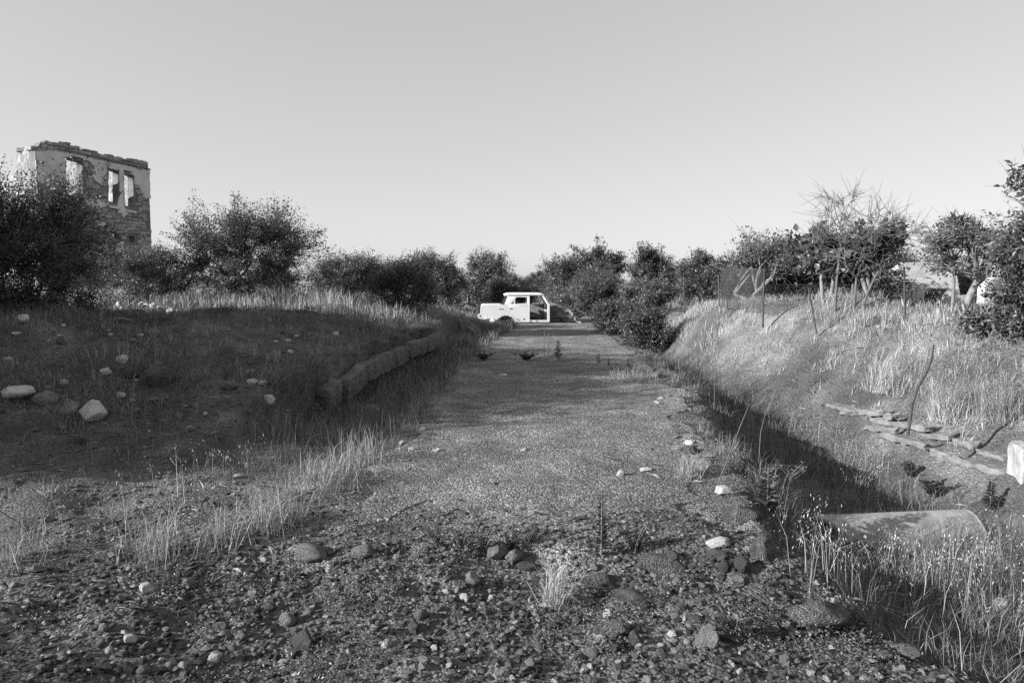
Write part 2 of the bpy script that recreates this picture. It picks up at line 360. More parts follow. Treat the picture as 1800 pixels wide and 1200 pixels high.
    while z < ztop:
        ch = R.uniform(.13, .27); s = -R.uniform(0, .2)
        while s < Lw - .05:
            L = R.uniform(.18, .46); c = (s + L / 2, z + ch / 2 + R.uniform(-.04, .04))
            lim = np.interp(c[0], [t[0] for t in top], [t[1] for t in top])
            ok = s_0 < s and s + L < Lw + .02 and z + ch * .8 < lim and not any(inside((c[0] + dx * L / 2, c[1] + dz * ch / 2), wv) for wv in wins for dx in (-1, 0, 1) for dz in (-1, 0, 1)) and not any(inside(c, p) for p in pp)
            if ok: spots.append((c[0], c[1], L, ch))
            s += L
        z += ch
    for i in range(1, len(top)):           # loose crest stones
        (s0, z0), (s1, z1) = top[i - 1], top[i]; n = max(1, int((s1 - s0) / .24))
        for k in range(n):
            t = (k + R.random()) / n
            if R.random() < .55: spots.append((s0 + (s1 - s0) * t, z0 + (z1 - z0) * t - R.uniform(-.01, .07), R.uniform(.2, .42), R.uniform(.1, .18)))
    spots.sort(key=lambda q_: -q_[2] * q_[3])
    extra = bmesh.new()
    for i, (s, zz, L, ch) in enumerate(spots):
        dep = R.uniform(.10, .16); ry = R.uniform(-.06, .06)
        if i < 300:
            o = obj('stone', protos[i % 8], root, (s, R.uniform(-.005, .02), zz)); o.scale = (L * .93, dep, ch * .9); o.rotation_euler = (0, ry, 0)
        else:
            me = protos[i % 8].copy(); me.transform(Matrix.Translation((s, R.uniform(-.005, .02), zz)) @ Matrix.Rotation(ry, 4, 'Y') @ Matrix.Diagonal((L * .93, dep, ch * .9, 1)))
            extra.from_mesh(me); bpy.data.meshes.remove(me)
    if len(extra.verts): tag(obj('small_stones', bm_mesh('small_stones', extra, M['wallstone']), root), kind='stuff')
    # timber lintels and sill ledges
    def bar(name, p, q_, th, dep, y, m):
        (s0, z0), (s1, z1) = p, q_; L = math.dist(p, q_); me = rough_box(name, (L, dep, th), m, 5, .01, .008, 1)
        o = obj(name, me, root, ((s0 + s1) / 2, y, (z0 + z1) / 2)); o.rotation_euler = (0, -math.atan2(z1 - z0, s1 - s0), 0); return o
    for p in ([(550, 216), (702, 256)], [(908, 312), (1004, 334)], [(1040, 348), (1134, 370)], [(905, 842), (1175, 876)]):
        p = Z(p); bar('lintel', (p[0][0], p[0][1] + .06), (p[1][0], p[1][1] + .06), .14, .5, .22, M['oldwood'])
    for p in ([(915, 640), (1010, 655)], [(1060, 672), (1140, 690)]):
        p = Z(p); bar('window_sill', p[0], p[1], .12, .3, .02, M['plaster'])
    p = Z([(480, 150), (1265, 326)]); bar('ledge', p[0], p[1], .06, .2, .0, M['concrete'])
    # lit gable end with its broken shoulder, cross wall inside and far end wall
    hl = top[0][1]
    def side(name, s, y0, prof, m, th=.45, holes=(), seed=0):
        poly = [(y0, -1)] + prof + [(prof[-1][0], -1)]
        me = plate(name, jag(poly, .03, .22, seed), holes, th, m); o = obj('wall', me, root, (s, 0, 0)); o.rotation_euler = (0, 0, math.pi / 2); return o
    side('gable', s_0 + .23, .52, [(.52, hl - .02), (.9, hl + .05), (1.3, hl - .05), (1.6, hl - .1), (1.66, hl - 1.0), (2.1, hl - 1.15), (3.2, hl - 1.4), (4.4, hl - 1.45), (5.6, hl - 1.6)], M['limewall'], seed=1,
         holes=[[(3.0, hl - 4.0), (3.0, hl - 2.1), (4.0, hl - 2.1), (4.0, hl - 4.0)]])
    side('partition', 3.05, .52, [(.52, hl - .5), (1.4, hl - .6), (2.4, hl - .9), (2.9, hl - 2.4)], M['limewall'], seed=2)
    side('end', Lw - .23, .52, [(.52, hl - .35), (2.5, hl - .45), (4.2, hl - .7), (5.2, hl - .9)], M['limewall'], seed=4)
    o = obj('lintel', rough_box('gl', (1.4, .5, .2), M['plaster'], 8, .01, .01, 1), root, (s_0 + .18, 3.5, hl - 1.98)); o.rotation_euler = (0, 0, math.pi / 2)
    for k in range(16):
        o = obj('stone', protos[k % 8], root, (s_0 + R.uniform(0, .35), .2 + k * .1 + R.uniform(-.03, .03), hl - .02 - (1.05 if .2 + k * .1 > 1.6 else 0))); o.scale = (.3, .3, .2); o.rotation_euler = (0, 0, R.uniform(0, 3))
    return root
build_ruin()

# ------------------------------------------------------------------ low white ruin behind the trees on the right
def build_house():
    Y = 19.5; p = at(1560, 540, Y); root = empty('ruined_house', (p[0], Y, hs(p[0], Y) - .1), math.radians(-6), 'low whitewashed ruined house behind the trees with peeling walls', 'house')
    m = Y / FPX
    def zz(py): return CAMZ + (HORIZON - py) * m - root.location.z
    o = obj('wall', plate('wall', [(-.5, -.5), (-.5, zz(512)), (-.1, zz(484)), (.35, zz(462)), (1.6, zz(460)), (1.75, zz(490)), (1.9, zz(535)), (1.9, -.5)], [[(.9, .1), (.9, 1.0), (1.5, 1.0), (1.5, .1)]], .35, M['whitewash']), root)
    o = obj('wall', plate('wall', [(2.15, -.5), (2.15, zz(505)), (2.4, zz(488)), (2.9, zz(492)), (3.2, zz(512)), (3.4, zz(512)), (3.4, -.5)], [], .35, M['whitewash']), root, (0, -.6, 0))
    o = obj('side_wall', plate('wall', [(0, -.5), (0, zz(512)), (2.5, zz(520)), (4.5, zz(540)), (4.5, -.5)], [], .3, M['mortar']), root, (3.22, -.4, 0)); o.rotation_euler = (0, 0, math.pi / 2)
    obj('gate_pillar', rough_box('pillar', (.3, .3, zz(500)), M['paleconcrete'], 4, .015, .02, 2), root, (4.3, -1.8, zz(500) / 2 - .3))
build_house()

# ------------------------------------------------------------------ broken concrete kerb along the left ditch
def build_kerb():
    root = empty('retaining_kerb', (XK(9.0), 9.0, .2), 0, 'broken row of old concrete kerb blocks above the left ditch', 'kerb')
    R = random.Random(5)
    for i, (y, y1) in enumerate([(9.9, 10.5), (10.75, 11.9), (11.92, 12.6), (12.62, 13.9), (13.92, 14.5), (14.53, 15.1), (15.13, 16.1), (16.2, 16.9), (16.92, 17.9), (17.95, 19.3)]):
        L = y1 - y; yc = y + L / 2; x = float(XK(yc)) - .06; ang = math.atan2(float(XK(y1) - XK(y)), L)
        o = obj('block', rough_box('block', (.2, L, .34), M['concrete'], 30 + i, .02, .006, 9, 5.0), root); o.location = (x - root.location.x + R.uniform(-.05, .03), yc - 9.0, -.07 + R.uniform(-.04, .02) - [.17, .08, .02][i] if i < 3 else -.07 + R.uniform(-.04, .02))
        o.rotation_euler = (R.uniform(-.02, .02) + (.12 if i < 2 else 0), R.uniform(-.06, .08), -ang + R.uniform(-.025, .025))
build_kerb()

# ------------------------------------------------------------------ stripped car wreck
def build_car():
    sc = 29.0 / FPX
    p = at(845, 562, 29.0); Z0 = hs(1.0, 29.0) + .01
    root = empty('wrecked_car', (p[0], 29.0, Z0), math.radians(2.0), 'stripped white saloon car wreck without wheels or front door', 'car')
    W = .74; P = M['paint']
    quarter = [(.03, .25), (0, .45), (.02, .66), (.06, .72), (.5, .735), (.88, .735), (1.13, .70), (1.13, .285), (1.0, .285), (.88, .25), (.76, .17), (.69, .10), (.55, .085), (.25, .07), (.1, .12)]
    doorlow = [(1.145, .69), (1.975, .69), (1.975, .03), (1.42, .03), (1.38, .12), (1.28, .23), (1.145, .28)]
    dup = [(1.145, .70), (1.40, 1.01), (1.50, 1.10), (1.975, 1.10), (1.975, .70)]
    dwin = [(1.22, .73), (1.41, .97), (1.51, 1.062), (1.94, 1.062), (1.94, .73)]
    cpil = [(.99, .735), (1.13, .705), (1.385, 1.015), (1.48, 1.10), (1.5, 1.14), (1.15, 1.14)]
    tilt = .30
    for sgn in (-1, 1):
        y = sgn * W
        rot = sgn * tilt                                        # greenhouse leans in
        def up(name, poly, holes, th, m, z0=.70):
            me = plate(name, [(a, b - z0) for a, b in poly], [[(a, b - z0) for a, b in hh] for hh in holes], th, m, .004)
            o = obj(name, me, root, (0, y, z0)); o.rotation_euler = (rot, 0, 0); return o
        obj('rear_wing', plate('rear_wing', quarter, [], .03, P, .008), root, (0, y, 0))
        d = obj('rear_door', plate('rear_door', doorlow, [], .035, P, .008), root, (0, y - sgn * .002, 0))
        hb = bmesh.new(); box_bm(hb, (1.26, sgn * .03, .565), (.12, .03, .028)); bmesh.ops.bevel(hb, geom=list(hb.edges), offset=.006, segments=1, affect='EDGES')
        obj('door_handle', bm_mesh('handle', hb, M['trim']), d)
        up('window_frame', dup, [dwin], .03, P)
        up('quarter_light_bar', [(1.405, .72), (1.405, 1.0), (1.43, 1.02), (1.43, .72)], [], .02, P)
        up('rear_pillar', cpil, [], .035, P)
        up('rear_window_seal', [(.90, .735), (.985, .735), (1.145, 1.135), (1.07, 1.135)], [], .03, M['trim'])
        up('centre_pillar', [(1.985, .05), (1.985, 1.12), (2.035, 1.12), (2.035, .05)], [], .045, P) if sgn > 0 else None
        if sgn < 0:
            obj('centre_pillar', plate('pillar', [(1.985, .05), (1.985, .70), (2.035, .70), (2.035, .05)], [], .045, P, .004), root, (0, y, 0))
            up('centre_pillar', [(1.985, .70), (1.985, 1.12), (2.035, 1.12), (2.035, .70)], [], .045, P)
        up('front_pillar', [(2.56, 1.13), (2.62, 1.13), (2.86, .70), (2.79, .70)], [], .05, P)
        obj('door_post', plate('post', [(2.77, .03), (2.77, .62), (2.80, .74), (2.87, .74), (2.87, .03)], [], .06, P, .004), root, (0, y, 0))
        sb = bmesh.new(); box_bm(sb, (2.13, 0, .045), (1.48, .09, .09)); bmesh.ops.bevel(sb, geom=list(sb.edges), offset=.015, segments=2, affect='EDGES')
        obj('sill', bm_mesh('sill', sb, P), root, (0, y, 0))
        up('roof_rail', [(1.05, 1.12), (1.05, 1.165), (2.62, 1.165), (2.62, 1.12)], [], .05, P)
        st = bmesh.new(); box_bm(st, (.62, sgn * .016, .625), (1.0, .012, .012)); obj('trim_strip', bm_mesh('strip', st, M['scrap']), root, (0, y, 0))
        lt = bmesh.new(); box_bm(lt, (.0, sgn * -.12, .49), (.03, .2, .12)); obj('tail_lamp', bm_mesh('lamp', lt, M['trim']), root, (0, y, 0))
        gt = bmesh.new(); box_bm(gt, (1.85, sgn * -.075, 1.128), (1.5, .02, .014)); obj('gutter', bm_mesh('gutter', gt, M['rust']), root, (0, y, 0))
        tb = bmesh.new(); box_bm(tb, (.87, sgn * .018, .545), (.20, .02, .03)); obj('wing_vent', bm_mesh('vent', tb, M['trim']), root, (0, y, 0))
        # inner wing left in the engine bay
        gxn = np.linspace(2.9, 3.95, 16); gzn = np.linspace(.14, .62, 9); XX, ZZ = np.meshgrid(gxn, gzn)
        YY = sgn * (.52 + .10 * fbm(XX * 3, ZZ * 4, 77 + sgn)); ZZ = ZZ - .16 * ((XX - 2.9) / 1.05) ** 2 * (ZZ > .4) + .08 * fbm(XX * 4, ZZ * 4, 79)
        n1, n2 = XX.shape; ii = np.arange(n1 * n2).reshape(n1, n2); qq = np.stack([ii[:-1, :-1], ii[:-1, 1:], ii[1:, 1:], ii[1:, :-1]], -1).reshape(-1, 4)
        o = obj('inner_wing', mesh_np('inner_wing', np.stack([XX, YY, ZZ], -1), qq, M['rust']), root); sm = o.modifiers.new('thickness', 'SOLIDIFY'); sm.thickness = .03
        lg = tube_mesh('chassis_leg', [(2.85, sgn * .42, .12), (3.3, sgn * .42, .14), (3.7, sgn * .45, .12), (4.05, sgn * .48, .16)], .05, M['rust'], 6); obj('chassis_leg', lg, root)
    # stained linings, added dark so the far side's inside looks unlit
    for nm, poly in (('door_lining', doorlow), ('wing_lining', quarter)): obj(nm, plate(nm, poly, [], .01, M['interior']), root, (0, W - .032, 0))
    o = obj('pillar_lining', plate('pl', [(a, b - .7) for a, b in cpil], [], .01, M['interior']), root, (0, W - .034, .7)); o.rotation_euler = (tilt, 0, 0)
    # far front door still shut
    obj('front_door', plate('front_door', [(2.045, .69), (2.76, .69), (2.76, .06), (2.045, .06)], [], .035, M['interior'], .006), root, (0, W - .01, 0))
    # roof skin
    def grid(name, xs, ys, f, m, th):
        XX, YY = np.meshgrid(xs, ys); ZZ = f(XX, YY); n1, n2 = XX.shape; ii = np.arange(n1 * n2).reshape(n1, n2)
        qq = np.stack([ii[:-1, :-1], ii[:-1, 1:], ii[1:, 1:], ii[1:, :-1]], -1).reshape(-1, 4)
        o = obj(name, mesh_np(name, np.stack([XX, YY, ZZ], -1), qq, m, smooth=True), root); s = o.modifiers.new('thickness', 'SOLIDIFY'); s.thickness = th; return o
    grid('roof', np.linspace(.98, 2.66, 15), np.linspace(-.63, .63, 13), lambda x, y: 1.225 - .055 * (np.abs(y) / .63) ** 4 - .05 * np.clip((1.2 - x) / .22, 0, 1) ** 2 - .05 * np.clip((x - 2.4) / .26, 0, 1) ** 2, P, .03)
    grid('boot_lid', np.linspace(.03, .90, 9), np.linspace(-.70, .70, 9), lambda x, y: .742 - .02 * (np.abs(y) / .7) ** 4 - .035 * np.clip((.12 - x) / .1, 0, 1) ** 2 + .012 * np.clip(x / .9, 0, 1), P, .025)
    o = obj('rear_panel', plate('rear_panel', [(-.72, .22), (-.72, .70), (.72, .70), (.72, .22)], [[(-.66, .42), (-.66, .56), (-.4, .56), (-.4, .42)], [(.4, .42), (.4, .56), (.66, .56), (.66, .42)]], .03, P), root, (.03, 0, 0)); o.rotation_euler = (0, 0, math.pi / 2)
    obj('bumper', tube_mesh('bumper', [(.28, -.80, .17), (.06, -.80, .14), (-.06, -.74, .20), (-.08, -.4, .24), (-.08, .4, .26), (-.04, .76, .26), (.2, .8, .26)], [.03, .05, .055, .05, .05, .05, .04], M['scrap'], 8), root)
    # rust blisters and dents along the lower panels
    RB = random.Random(21)
    for k in range(14):
        x = RB.choice([RB.uniform(.1, .6), RB.uniform(1.45, 1.95), RB.uniform(1.5, 2.7)]); z = RB.uniform(.05, .16) if x < 2 else RB.uniform(.03, .07)
        n = 7; poly = [(x + RB.uniform(.015, .06) * math.cos(6.283 * j / n), z + RB.uniform(.008, .03) * math.sin(6.283 * j / n)) for j in range(n)]
        obj('rust_patch', plate('rust_patch', poly, [], .004, M['rust']), root, (0, -W - (.028 if x < 2 else .052), 0))
    # floor, bulkheads, seat remains
    fb = bmesh.new(); box_bm(fb, (1.9, 0, .07), (1.9, 1.42, .04)); obj('floor_pan', bm_mesh('floor', fb, M['rust']), root)
    ab = bmesh.new(); box_bm(ab, (.62, 0, .2), (.95, 1.4, .04)); obj('boot_floor', bm_mesh('bootfloor', ab, M['rust']), root)
    for sgn in (-1, 1):
        wb = bmesh.new(); box_bm(wb, (1.02, sgn * .5, .17), (.6, .03, .3)); obj('inner_arch', bm_mesh('arch', wb, M['rust']), root)
    obj('firewall', plate('firewall', [(-.70, .06), (-.70, .72), (.70, .72), (.70, .06)], [[(.2, .3), (.2, .4), (.35, .4), (.35, .3)]], .03, M['rust']), root, (2.88, 0, 0)).rotation_euler = (0, 0, math.pi / 2)
    obj('dashboard', rough_box('dash', (.14, 1.3, .14), M['trim'], 3, .02, .02, 2), root, (2.74, 0, .68))
    obj('scuttle', rough_box('scuttle', (.34, 1.36, .03), M['scrap'], 6, .03, .006, 3), root, (2.98, 0, .74))
    obj('rear_seat', rough_box('seat', (.5, 1.2, .2), M['interior'], 9, .05, .05, 3), root, (1.55, 0, .22))
    o = obj('seat_back', rough_box('seat_back', (.14, 1.2, .5), M['interior'], 12, .05, .04, 3), root, (1.18, 0, .48)); o.rotation_euler = (0, -.25, 0)
    o = obj('front_seat', rough_box('fseat', (.4, .42, .12), M['rust'], 14, .05, .03, 2), root, (2.2, .35, .18))
    o = obj('front_seat_frame', rough_box('fframe', (.06, .40, .46), M['rust'], 15, .05, .02, 2), root, (2.06, .36, .42)); o.rotation_euler = (0, -.2, 0)
    # crumpled nose
    R = random.Random(8)
    for k in range(9):
        me = rough_box('crumple', (R.uniform(.25, .5), R.uniform(.2, .6), R.uniform(.03, .06)), M['scrap'] if k % 3 == 0 else M['rust'], 50 + k, .12, .01, 4)
        o = obj('crumpled_panel', me, root, (R.uniform(3.45, 4.15), R.uniform(-.55, .55), R.uniform(.12, .42))); o.rotation_euler = (R.uniform(-.8, .8), R.uniform(-.8, .8), R.uniform(0, 3))
    for k in range(4):
        x = 3.55 + .16 * k; obj('bent_rod', tube_mesh('rod', [(x, -.5, .1), (x + .1, -.45, .3), (x + .05 + .05 * k, -.2, .36 - .03 * k), (x + .2, .2, .3)], .018, M['scrap'], 6), root)
build_car()

# ------------------------------------------------------------------ fence remains
def post(name, label, p0, p1, Y, rad, m, group=None, bend=0, sink=.15, S=8, top=None):
    a_, b_ = at(*p0, Y), at(*p1, top or Y); a_[2] -= sink
    mid = (a_ + b_) / 2 + np.array([bend, 0, 0]); pts = bez(a_[None], mid[None], b_[None], 7)[0]
    base = pts[0].copy(); me = tube_mesh(name, pts - base, np.linspace(rad, rad * .85, 7), m, S, smooth=False)
    return tag(obj(name, me, None, base), label, 'post', group)
post('fence_post', 'thin iron post furthest back beside the dark shrubs right of the road', (1203, 532), (1202, 478), 19, 0.016, M['iron'], 'fence posts')
post('fence_post', 'knobbly short wooden stake in the dry grass crest', (1264, 530), (1263, 482), 16, .018, M['oldwood'], 'fence posts')
post('fence_post', 'slim iron post with a twig lodged on top, at left end of hanging net', (1279, 535), (1279, 474), 15.5, .015, M['iron'], 'fence posts')
post('fence_post', 'dark leaning iron post holding the right end of hanging net', (1341, 562), (1344, 468), 13.5, .021, M['iron'], 'fence posts')
post('fence_post', 'short thin stake in the dry grass between net posts', (1297, 532), (1298, 512), 14.5, .012, M['oldwood'], 'fence posts')
post('fence_post', 'rusty iron bar leaning left against the fig trunk', (1436, 572), (1420, 500), 12, 0.016, M['iron'], 'fence posts')
post('fence_post', 'tall straight rusty post in front of the white ruin', (1593, 592), (1589, 470), 11, .018, M['iron'], 'fence posts')
post('fence_post', 'pale squared wooden post beside the forked tree trunk', (1652, 598), (1650, 538), 11, .045, M['palewood'], 'fence posts', S=4)
post('fence_post', 'pale stubby post at the right by the ruined house', (1764, 585), (1762, 545), 11, .045, M['palewood'], 'fence posts', S=4)
# bent flat iron stake by the slabs
pts = [at(1597, 742, 7.6), at(1603, 712, 7.6), at(1612, 682, 7.6), at(1628, 655, 7.6), at(1638, 630, 7.6), at(1641, 606, 7.6)]; pts[0][2] -= .15
b0 = pts[0].copy(); o = obj('bent_stake', tube_mesh('bent_stake', [q_ - b0 for q_ in pts], [.02, .02, .02, .018, .015, .009], M['iron'], 4, False), None, b0)
tag(o, 'bent dark iron stake rising from the cracked slabs of the right bank', 'stake')
def netting(name, label, c00, c10, c01, c11, nu, nv, sag, rad=.0022):
    """diamond wire net between four corner points, as thin crossing wires"""
    c00, c10, c01, c11 = [np.array(c, float) for c in (c00, c10, c01, c11)]
    def S(u, v):
        p = (c00 * (1 - u) + c10 * u) * (1 - v) + (c01 * (1 - u) + c11 * u) * v
        p[1] += sag * math.sin(u * math.pi) * math.sin(v * 3) + .05 * math.sin(u * 23 + v * 4) * v; p[2] -= .1 * sag * math.sin(u * math.pi) * v
        return p
    P = []
    for d in (1, -1):
        for k in range(-nv, nu + nv):
            line = []
            for j in range(0, nv + 1, 2):
                u = (k + d * j) / nu
                if 0 <= u <= 1: line.append(S(u, j / nv))
            for i in range(len(line) - 1): P.append([line[i], line[i + 1]])
    for k in range(0, 13):
        v = 0 if k < 12 else 1; P.append([S(k / 12 if k < 12 else .0, v), S((k + 1) / 12 if k < 12 else .05, v)])
    P = np.array(P); V, Q = tubes(P, np.full(P.shape[:2], rad), 3)
    base = c00.copy(); base[2] = min(c00[2], c01[2]); o = obj(name, mesh_np(name, V - base, Q, M['wire']), None, base); return tag(o, label, 'net')
netting('wire_net', 'chain link net hanging between two iron posts', at(1268, 472, 15.6), at(1343, 472, 13.5), at(1262, 538, 15.6), at(1342, 545, 13.5), 34, 22, .10, .0036)
netting('wire_net', 'sagging torn wire net along the fig trees', at(1343, 500, 13.5), at(1589, 500, 11), at(1345, 560, 13.5), at(1592, 590, 11), 36, 10, .25, .0013)
netting('wire_net', 'collapsed wire net lying over the weeds at the right edge', at(1592, 640, 9.5), at(1840, 585, 8.5), at(1640, 700, 8), at(1850, 690, 7.4), 40, 14, .15, .0014)
# ------------------------------------------------------------------ trees and shrubs
def kmeans(P, k, R, it=4):
    k = min(k, len(P)); c = P[R.choice(len(P), k, replace=False)]
    for _ in range(it):
        a = np.argmin(((P[:, None] - c[None]) ** 2).sum(2), 1)
        c = np.array([P[a == i].mean(0) if (a == i).any() else c[i] for i in range(k)])
    return a, c
def tree_data(seed, env, ntips, nleaf, leaf, base=(0, 0, 0), stems=1, fork=.35, trunk=.09, tone=.07, clump=.16, droop=0., narrow=.42, shell=.35, twig=1.0, bare=0., spray=.25, K1=7, K2=5, twigs=0, leanx=0., flat=0.):
    R = rng(seed); base = np.array(base, float); env = np.array(env, float)
    w = env[:, 3] * env[:, 4] * env[:, 5]; w = np.sqrt(w); w /= w.sum()
    e = env[R.choice(len(env), ntips, p=w)]
    d = R.normal(size=(ntips, 3)); d /= np.linalg.norm(d, axis=1, keepdims=True)
    rr = R.random(ntips) ** (1 / 3) * (1 - shell) + shell * (.75 + .25 * R.random(ntips))
    rr *= 1 + spray * (R.random(ntips) ** 5) + .30 * (R.random(ntips) < .05) + .15 * np.sin(d[:, 0] * 7 + seed) * np.cos(d[:, 2] * 6 + seed * 2)
    tips = e[:, :3] + d * rr[:, None] * e[:, 3:6]
    if nleaf:                                   # foliage gathers in clumps with gaps between
        nc = max(4, ntips // 8); kc = R.integers(0, nc, ntips); sg = .17 * np.cbrt(env[0, 3] * env[0, 4] * env[0, 5]); tips = np.where((R.random(ntips) < .74)[:, None], tips[:nc][kc] + R.normal(size=(ntips, 3)) * sg, tips)
    tips = tips[tips[:, 2] > base[2] + .05]; ntips = len(tips)
    cen = np.average(env[:, :3], axis=0, weights=w); H = max(tips[:, 2].max() - base[2], .3)
    a1, c1 = kmeans(tips, K1, R); P, RR = [], []
    st = []
    for s in range(stems):
        off = np.array([R.normal() * .05 * H, R.normal() * .05 * H, 0]) * (stems > 1)
        st.append((base + off, base + off * 3 + np.array([leanx + R.normal() * .03 * H, R.normal() * .03 * H, fork * H])))
    twa, twb, twr = [], [], []
    def add(a, b, ra, rb, bend=.12):
        a = np.array(a); b = np.array(b); L = np.linalg.norm(b - a); c = (a + b) / 2 + R.normal(size=3) * bend * L + np.array([0, 0, .10 * L])
        P.append((a, c, b)); RR.append((ra, rb))
    for (p0, p1) in st: add(p0, p1, trunk, trunk * .72, .06)
    tipdir = np.zeros_like(tips)
    for i in range(len(c1)):
        m1 = np.where(a1 == i)[0]
        if not len(m1): continue
        p0 = st[i % stems][1]; lp = p0 + (c1[i] - p0) * .55 + R.normal(size=3) * .04 * H
        add(p0, lp, trunk * .6, trunk * .36)
        a2, c2 = kmeans(tips[m1], K2, R)
        for j in range(len(c2)):
            m2 = m1[a2 == j]
            if not len(m2): continue
            bp = lp + (c2[j] - lp) * .62 + R.normal(size=3) * .03 * H
            add(lp, bp, trunk * .34, trunk * .16)
            for t in m2: add(bp, tips[t], trunk * .13, trunk * .04, .16); tipdir[t] = tips[t] - bp
    A = np.array([x[0] for x in P]); C = np.array([x[1] for x in P]); B = np.array([x[2] for x in P]); r0 = np.array(RR)
    pts = bez(A, C, B, 5); rad = r0[:, :1] + (r0[:, 1:] - r0[:, :1]) * np.linspace(0, 1, 5)[None]
    V, Q = tubes(pts, np.maximum(rad, .0035), 4)
    if twigs:        # fine bare twigs
        n = ntips * twigs; k = R.integers(0, ntips, n); u = R.random((n, 1)); L = np.linalg.norm(tipdir[k], axis=1, keepdims=True)
        a_ = tips[k] - tipdir[k] * u * .8; dd = tipdir[k] / (L + 1e-6) + R.normal(size=(n, 3)) * .8; dd /= np.linalg.norm(dd, axis=1, keepdims=True)
        b_ = a_ + dd * (.10 + .45 * R.random((n, 1)) ** 1.5) * twig; V2, Q2 = tubes(bez(a_, (a_ + b_) / 2 + R.normal(size=(n, 3)) * .04, b_, 4), np.tile(np.array([.0045, .0035, .0028, .0015]), (n, 1)), 3)
        Q = np.concatenate([Q, Q2 + len(V)]); V = np.concatenate([V, V2])
    # leaves
    keep = np.where(R.random(ntips) >= bare)[0]
    if nleaf and len(keep):
        k = np.repeat(keep, nleaf); n = len(k); L0 = np.linalg.norm(tipdir, axis=1)[k][:, None] + 1e-6; td = tipdir[k] / L0
        ln = np.minimum(L0, 2.2 * clump)
        p = tips[k] - td * ln * (R.random((n, 1)) * 1.5 - .35) + R.normal(size=(n, 3)) * clump * .40 * np.array([1, 1, .8 if not flat else .35])
        d = td * .7 + R.normal(size=(n, 3)) * .75 + np.array([0, 0, -droop]); d /= np.linalg.norm(d, axis=1, keepdims=True)
        nrm = R.normal(size=(n, 3)) + np.array([0, 0, .8 + flat]); s = np.cross(d, nrm); s /= np.linalg.norm(s, axis=1, keepdims=True) + 1e-9; nn = np.cross(s, d)
        L = leaf * R.uniform(.6, 1.25, (n, 1)); W = L * narrow * .5
        V3 = np.stack([p, p + d * L * .45 + s * W + nn * L * .08, p + d * L - nn * L * .06, p + d * L * .45 - s * W + nn * L * .08], 1).reshape(-1, 3)
        i0 = np.arange(n)[:, None] * 4; F3 = np.concatenate([i0 + np.array([[0, 1, 2]]), i0 + np.array([[0, 2, 3]])])
        tn = 1.55 * tone * np.repeat((.75 + .5 * R.random(ntips))[k] * R.uniform(.7, 1.35, n), 4)
        ok = np.repeat(V3.reshape(n, 4, 3)[:, :, 2].min(1) > base[2] - .1, 1)
        return V, Q, V3, F3, tn
    return V, Q, None, None, None
TREES = {}
def tree(name, label, seed, env, base, ntips, nleaf, leaf, cat='shrub', group=None, bark='bark', key=None, **kw):
    base = np.array(base, float); env = [(e[0] - base[0], e[1] - base[1], e[2] - base[2], *e[3:]) for e in env]
    V, Q, V3, F3, tn = tree_data(seed, env, ntips, nleaf, leaf, **kw)
    root = empty(name, base, 0, label, cat, group)
    w = obj('trunk', mesh_np('trunk', V, Q, M[bark], smooth=True), root)
    if V3 is not None: obj('crown', mesh_np('crown', V3, F3, M['leaf'], tn), root)
    if key: TREES[key] = root
    return root
def lobes(seed, X, Y, z0, z1, rx, ry, n=9, k=.45):
    R = rng(seed + 900); c = np.array([X, Y, (z0 + z1) / 2]); H = z1 - z0; rz = H / 2
    out = [(c[0], c[1], c[2] - .03 * H, rx * .74, ry * .74, rz * .80), (c[0], c[1], z0 + .25 * H, rx * .86, ry * .86, .27 * H)]
    for i in range(n + 3):
        a = 2 * math.pi * (i + R.random()) / (n + 3); e = R.uniform(-.35, 1.2); q_ = k * R.uniform(.45, 1.05); g_ = (1 - q_ * .75) * R.uniform(.85, 1.08)
        out.append((c[0] + rx * math.cos(a) * math.cos(e) * g_, c[1] + ry * math.sin(a) * math.cos(e) * g_, c[2] + rz * math.sin(e) * g_, rx * q_, ry * q_, rz * q_ * R.uniform(.7, 1.2)))
    return out
def shrub(name, label, seed, Y, x0, x1, ytop, ntips, nleaf, leaf, depth=.85, low=-.03, group=None, cat='shrub', lob=9, lk=.45, stems=5, fork=.12, **kw):
    m = Y / FPX; X = ((x0 + x1) / 2 - CX) * m; rx = (x1 - x0) / 2 * m; g0 = hs(X, Y); zt = CAMZ + (HORIZON - ytop) * m
    env = lobes(seed, X, Y, g0 + low * (zt - g0), zt, rx, rx * depth, lob, lk); ntips = int(ntips * 1.7) if nleaf > 30 else ntips
    return tree(name, label, seed, env, (X, Y, g0 - .05), ntips, nleaf, leaf, cat, group, stems=stems, fork=fork, **kw)
# left side, near to far
shrub('leafy_shrub', 'big dark leafy bush at the left edge in front of the ruin', 1, 13.0, -110, 212, 326, 1250, 34, .056, tone=.05, trunk=.06, clump=.13, key='bush', spray=.35, stems=7)
shrub('leafy_shrub', 'medium dark bush between the big left bush and the round tree', 2, 18.5, 180, 345, 430, 400, 34, .062, tone=.065, trunk=.04, clump=.14)
shrub('round_tree', 'broad round crowned small tree standing alone against the sky', 133, 19.5, 308, 568, 352, 820, 34, .068, tone=.055, trunk=.07, clump=.15, low=0.0, spray=.45, stems=6, key='round')
shrub('leafy_shrub', 'low wide shrub right of the round tree', 4, 23.5, 535, 692, 446, 440, 32, .075, tone=.065, trunk=.05, clump=.17)
shrub('leafy_shrub', 'dense dark bush rooted at the end of the left mound', 5, 21.0, 650, 772, 450, 400, 36, .066, tone=.055, trunk=.05, clump=.15, key='dense')
shrub('leafy_tree', 'taller bushy tree behind the dense dark bush', 6, 33.0, 712, 818, 434, 330, 36, .10, tone=.065, trunk=.07, clump=.18, cat='tree', key='tall')
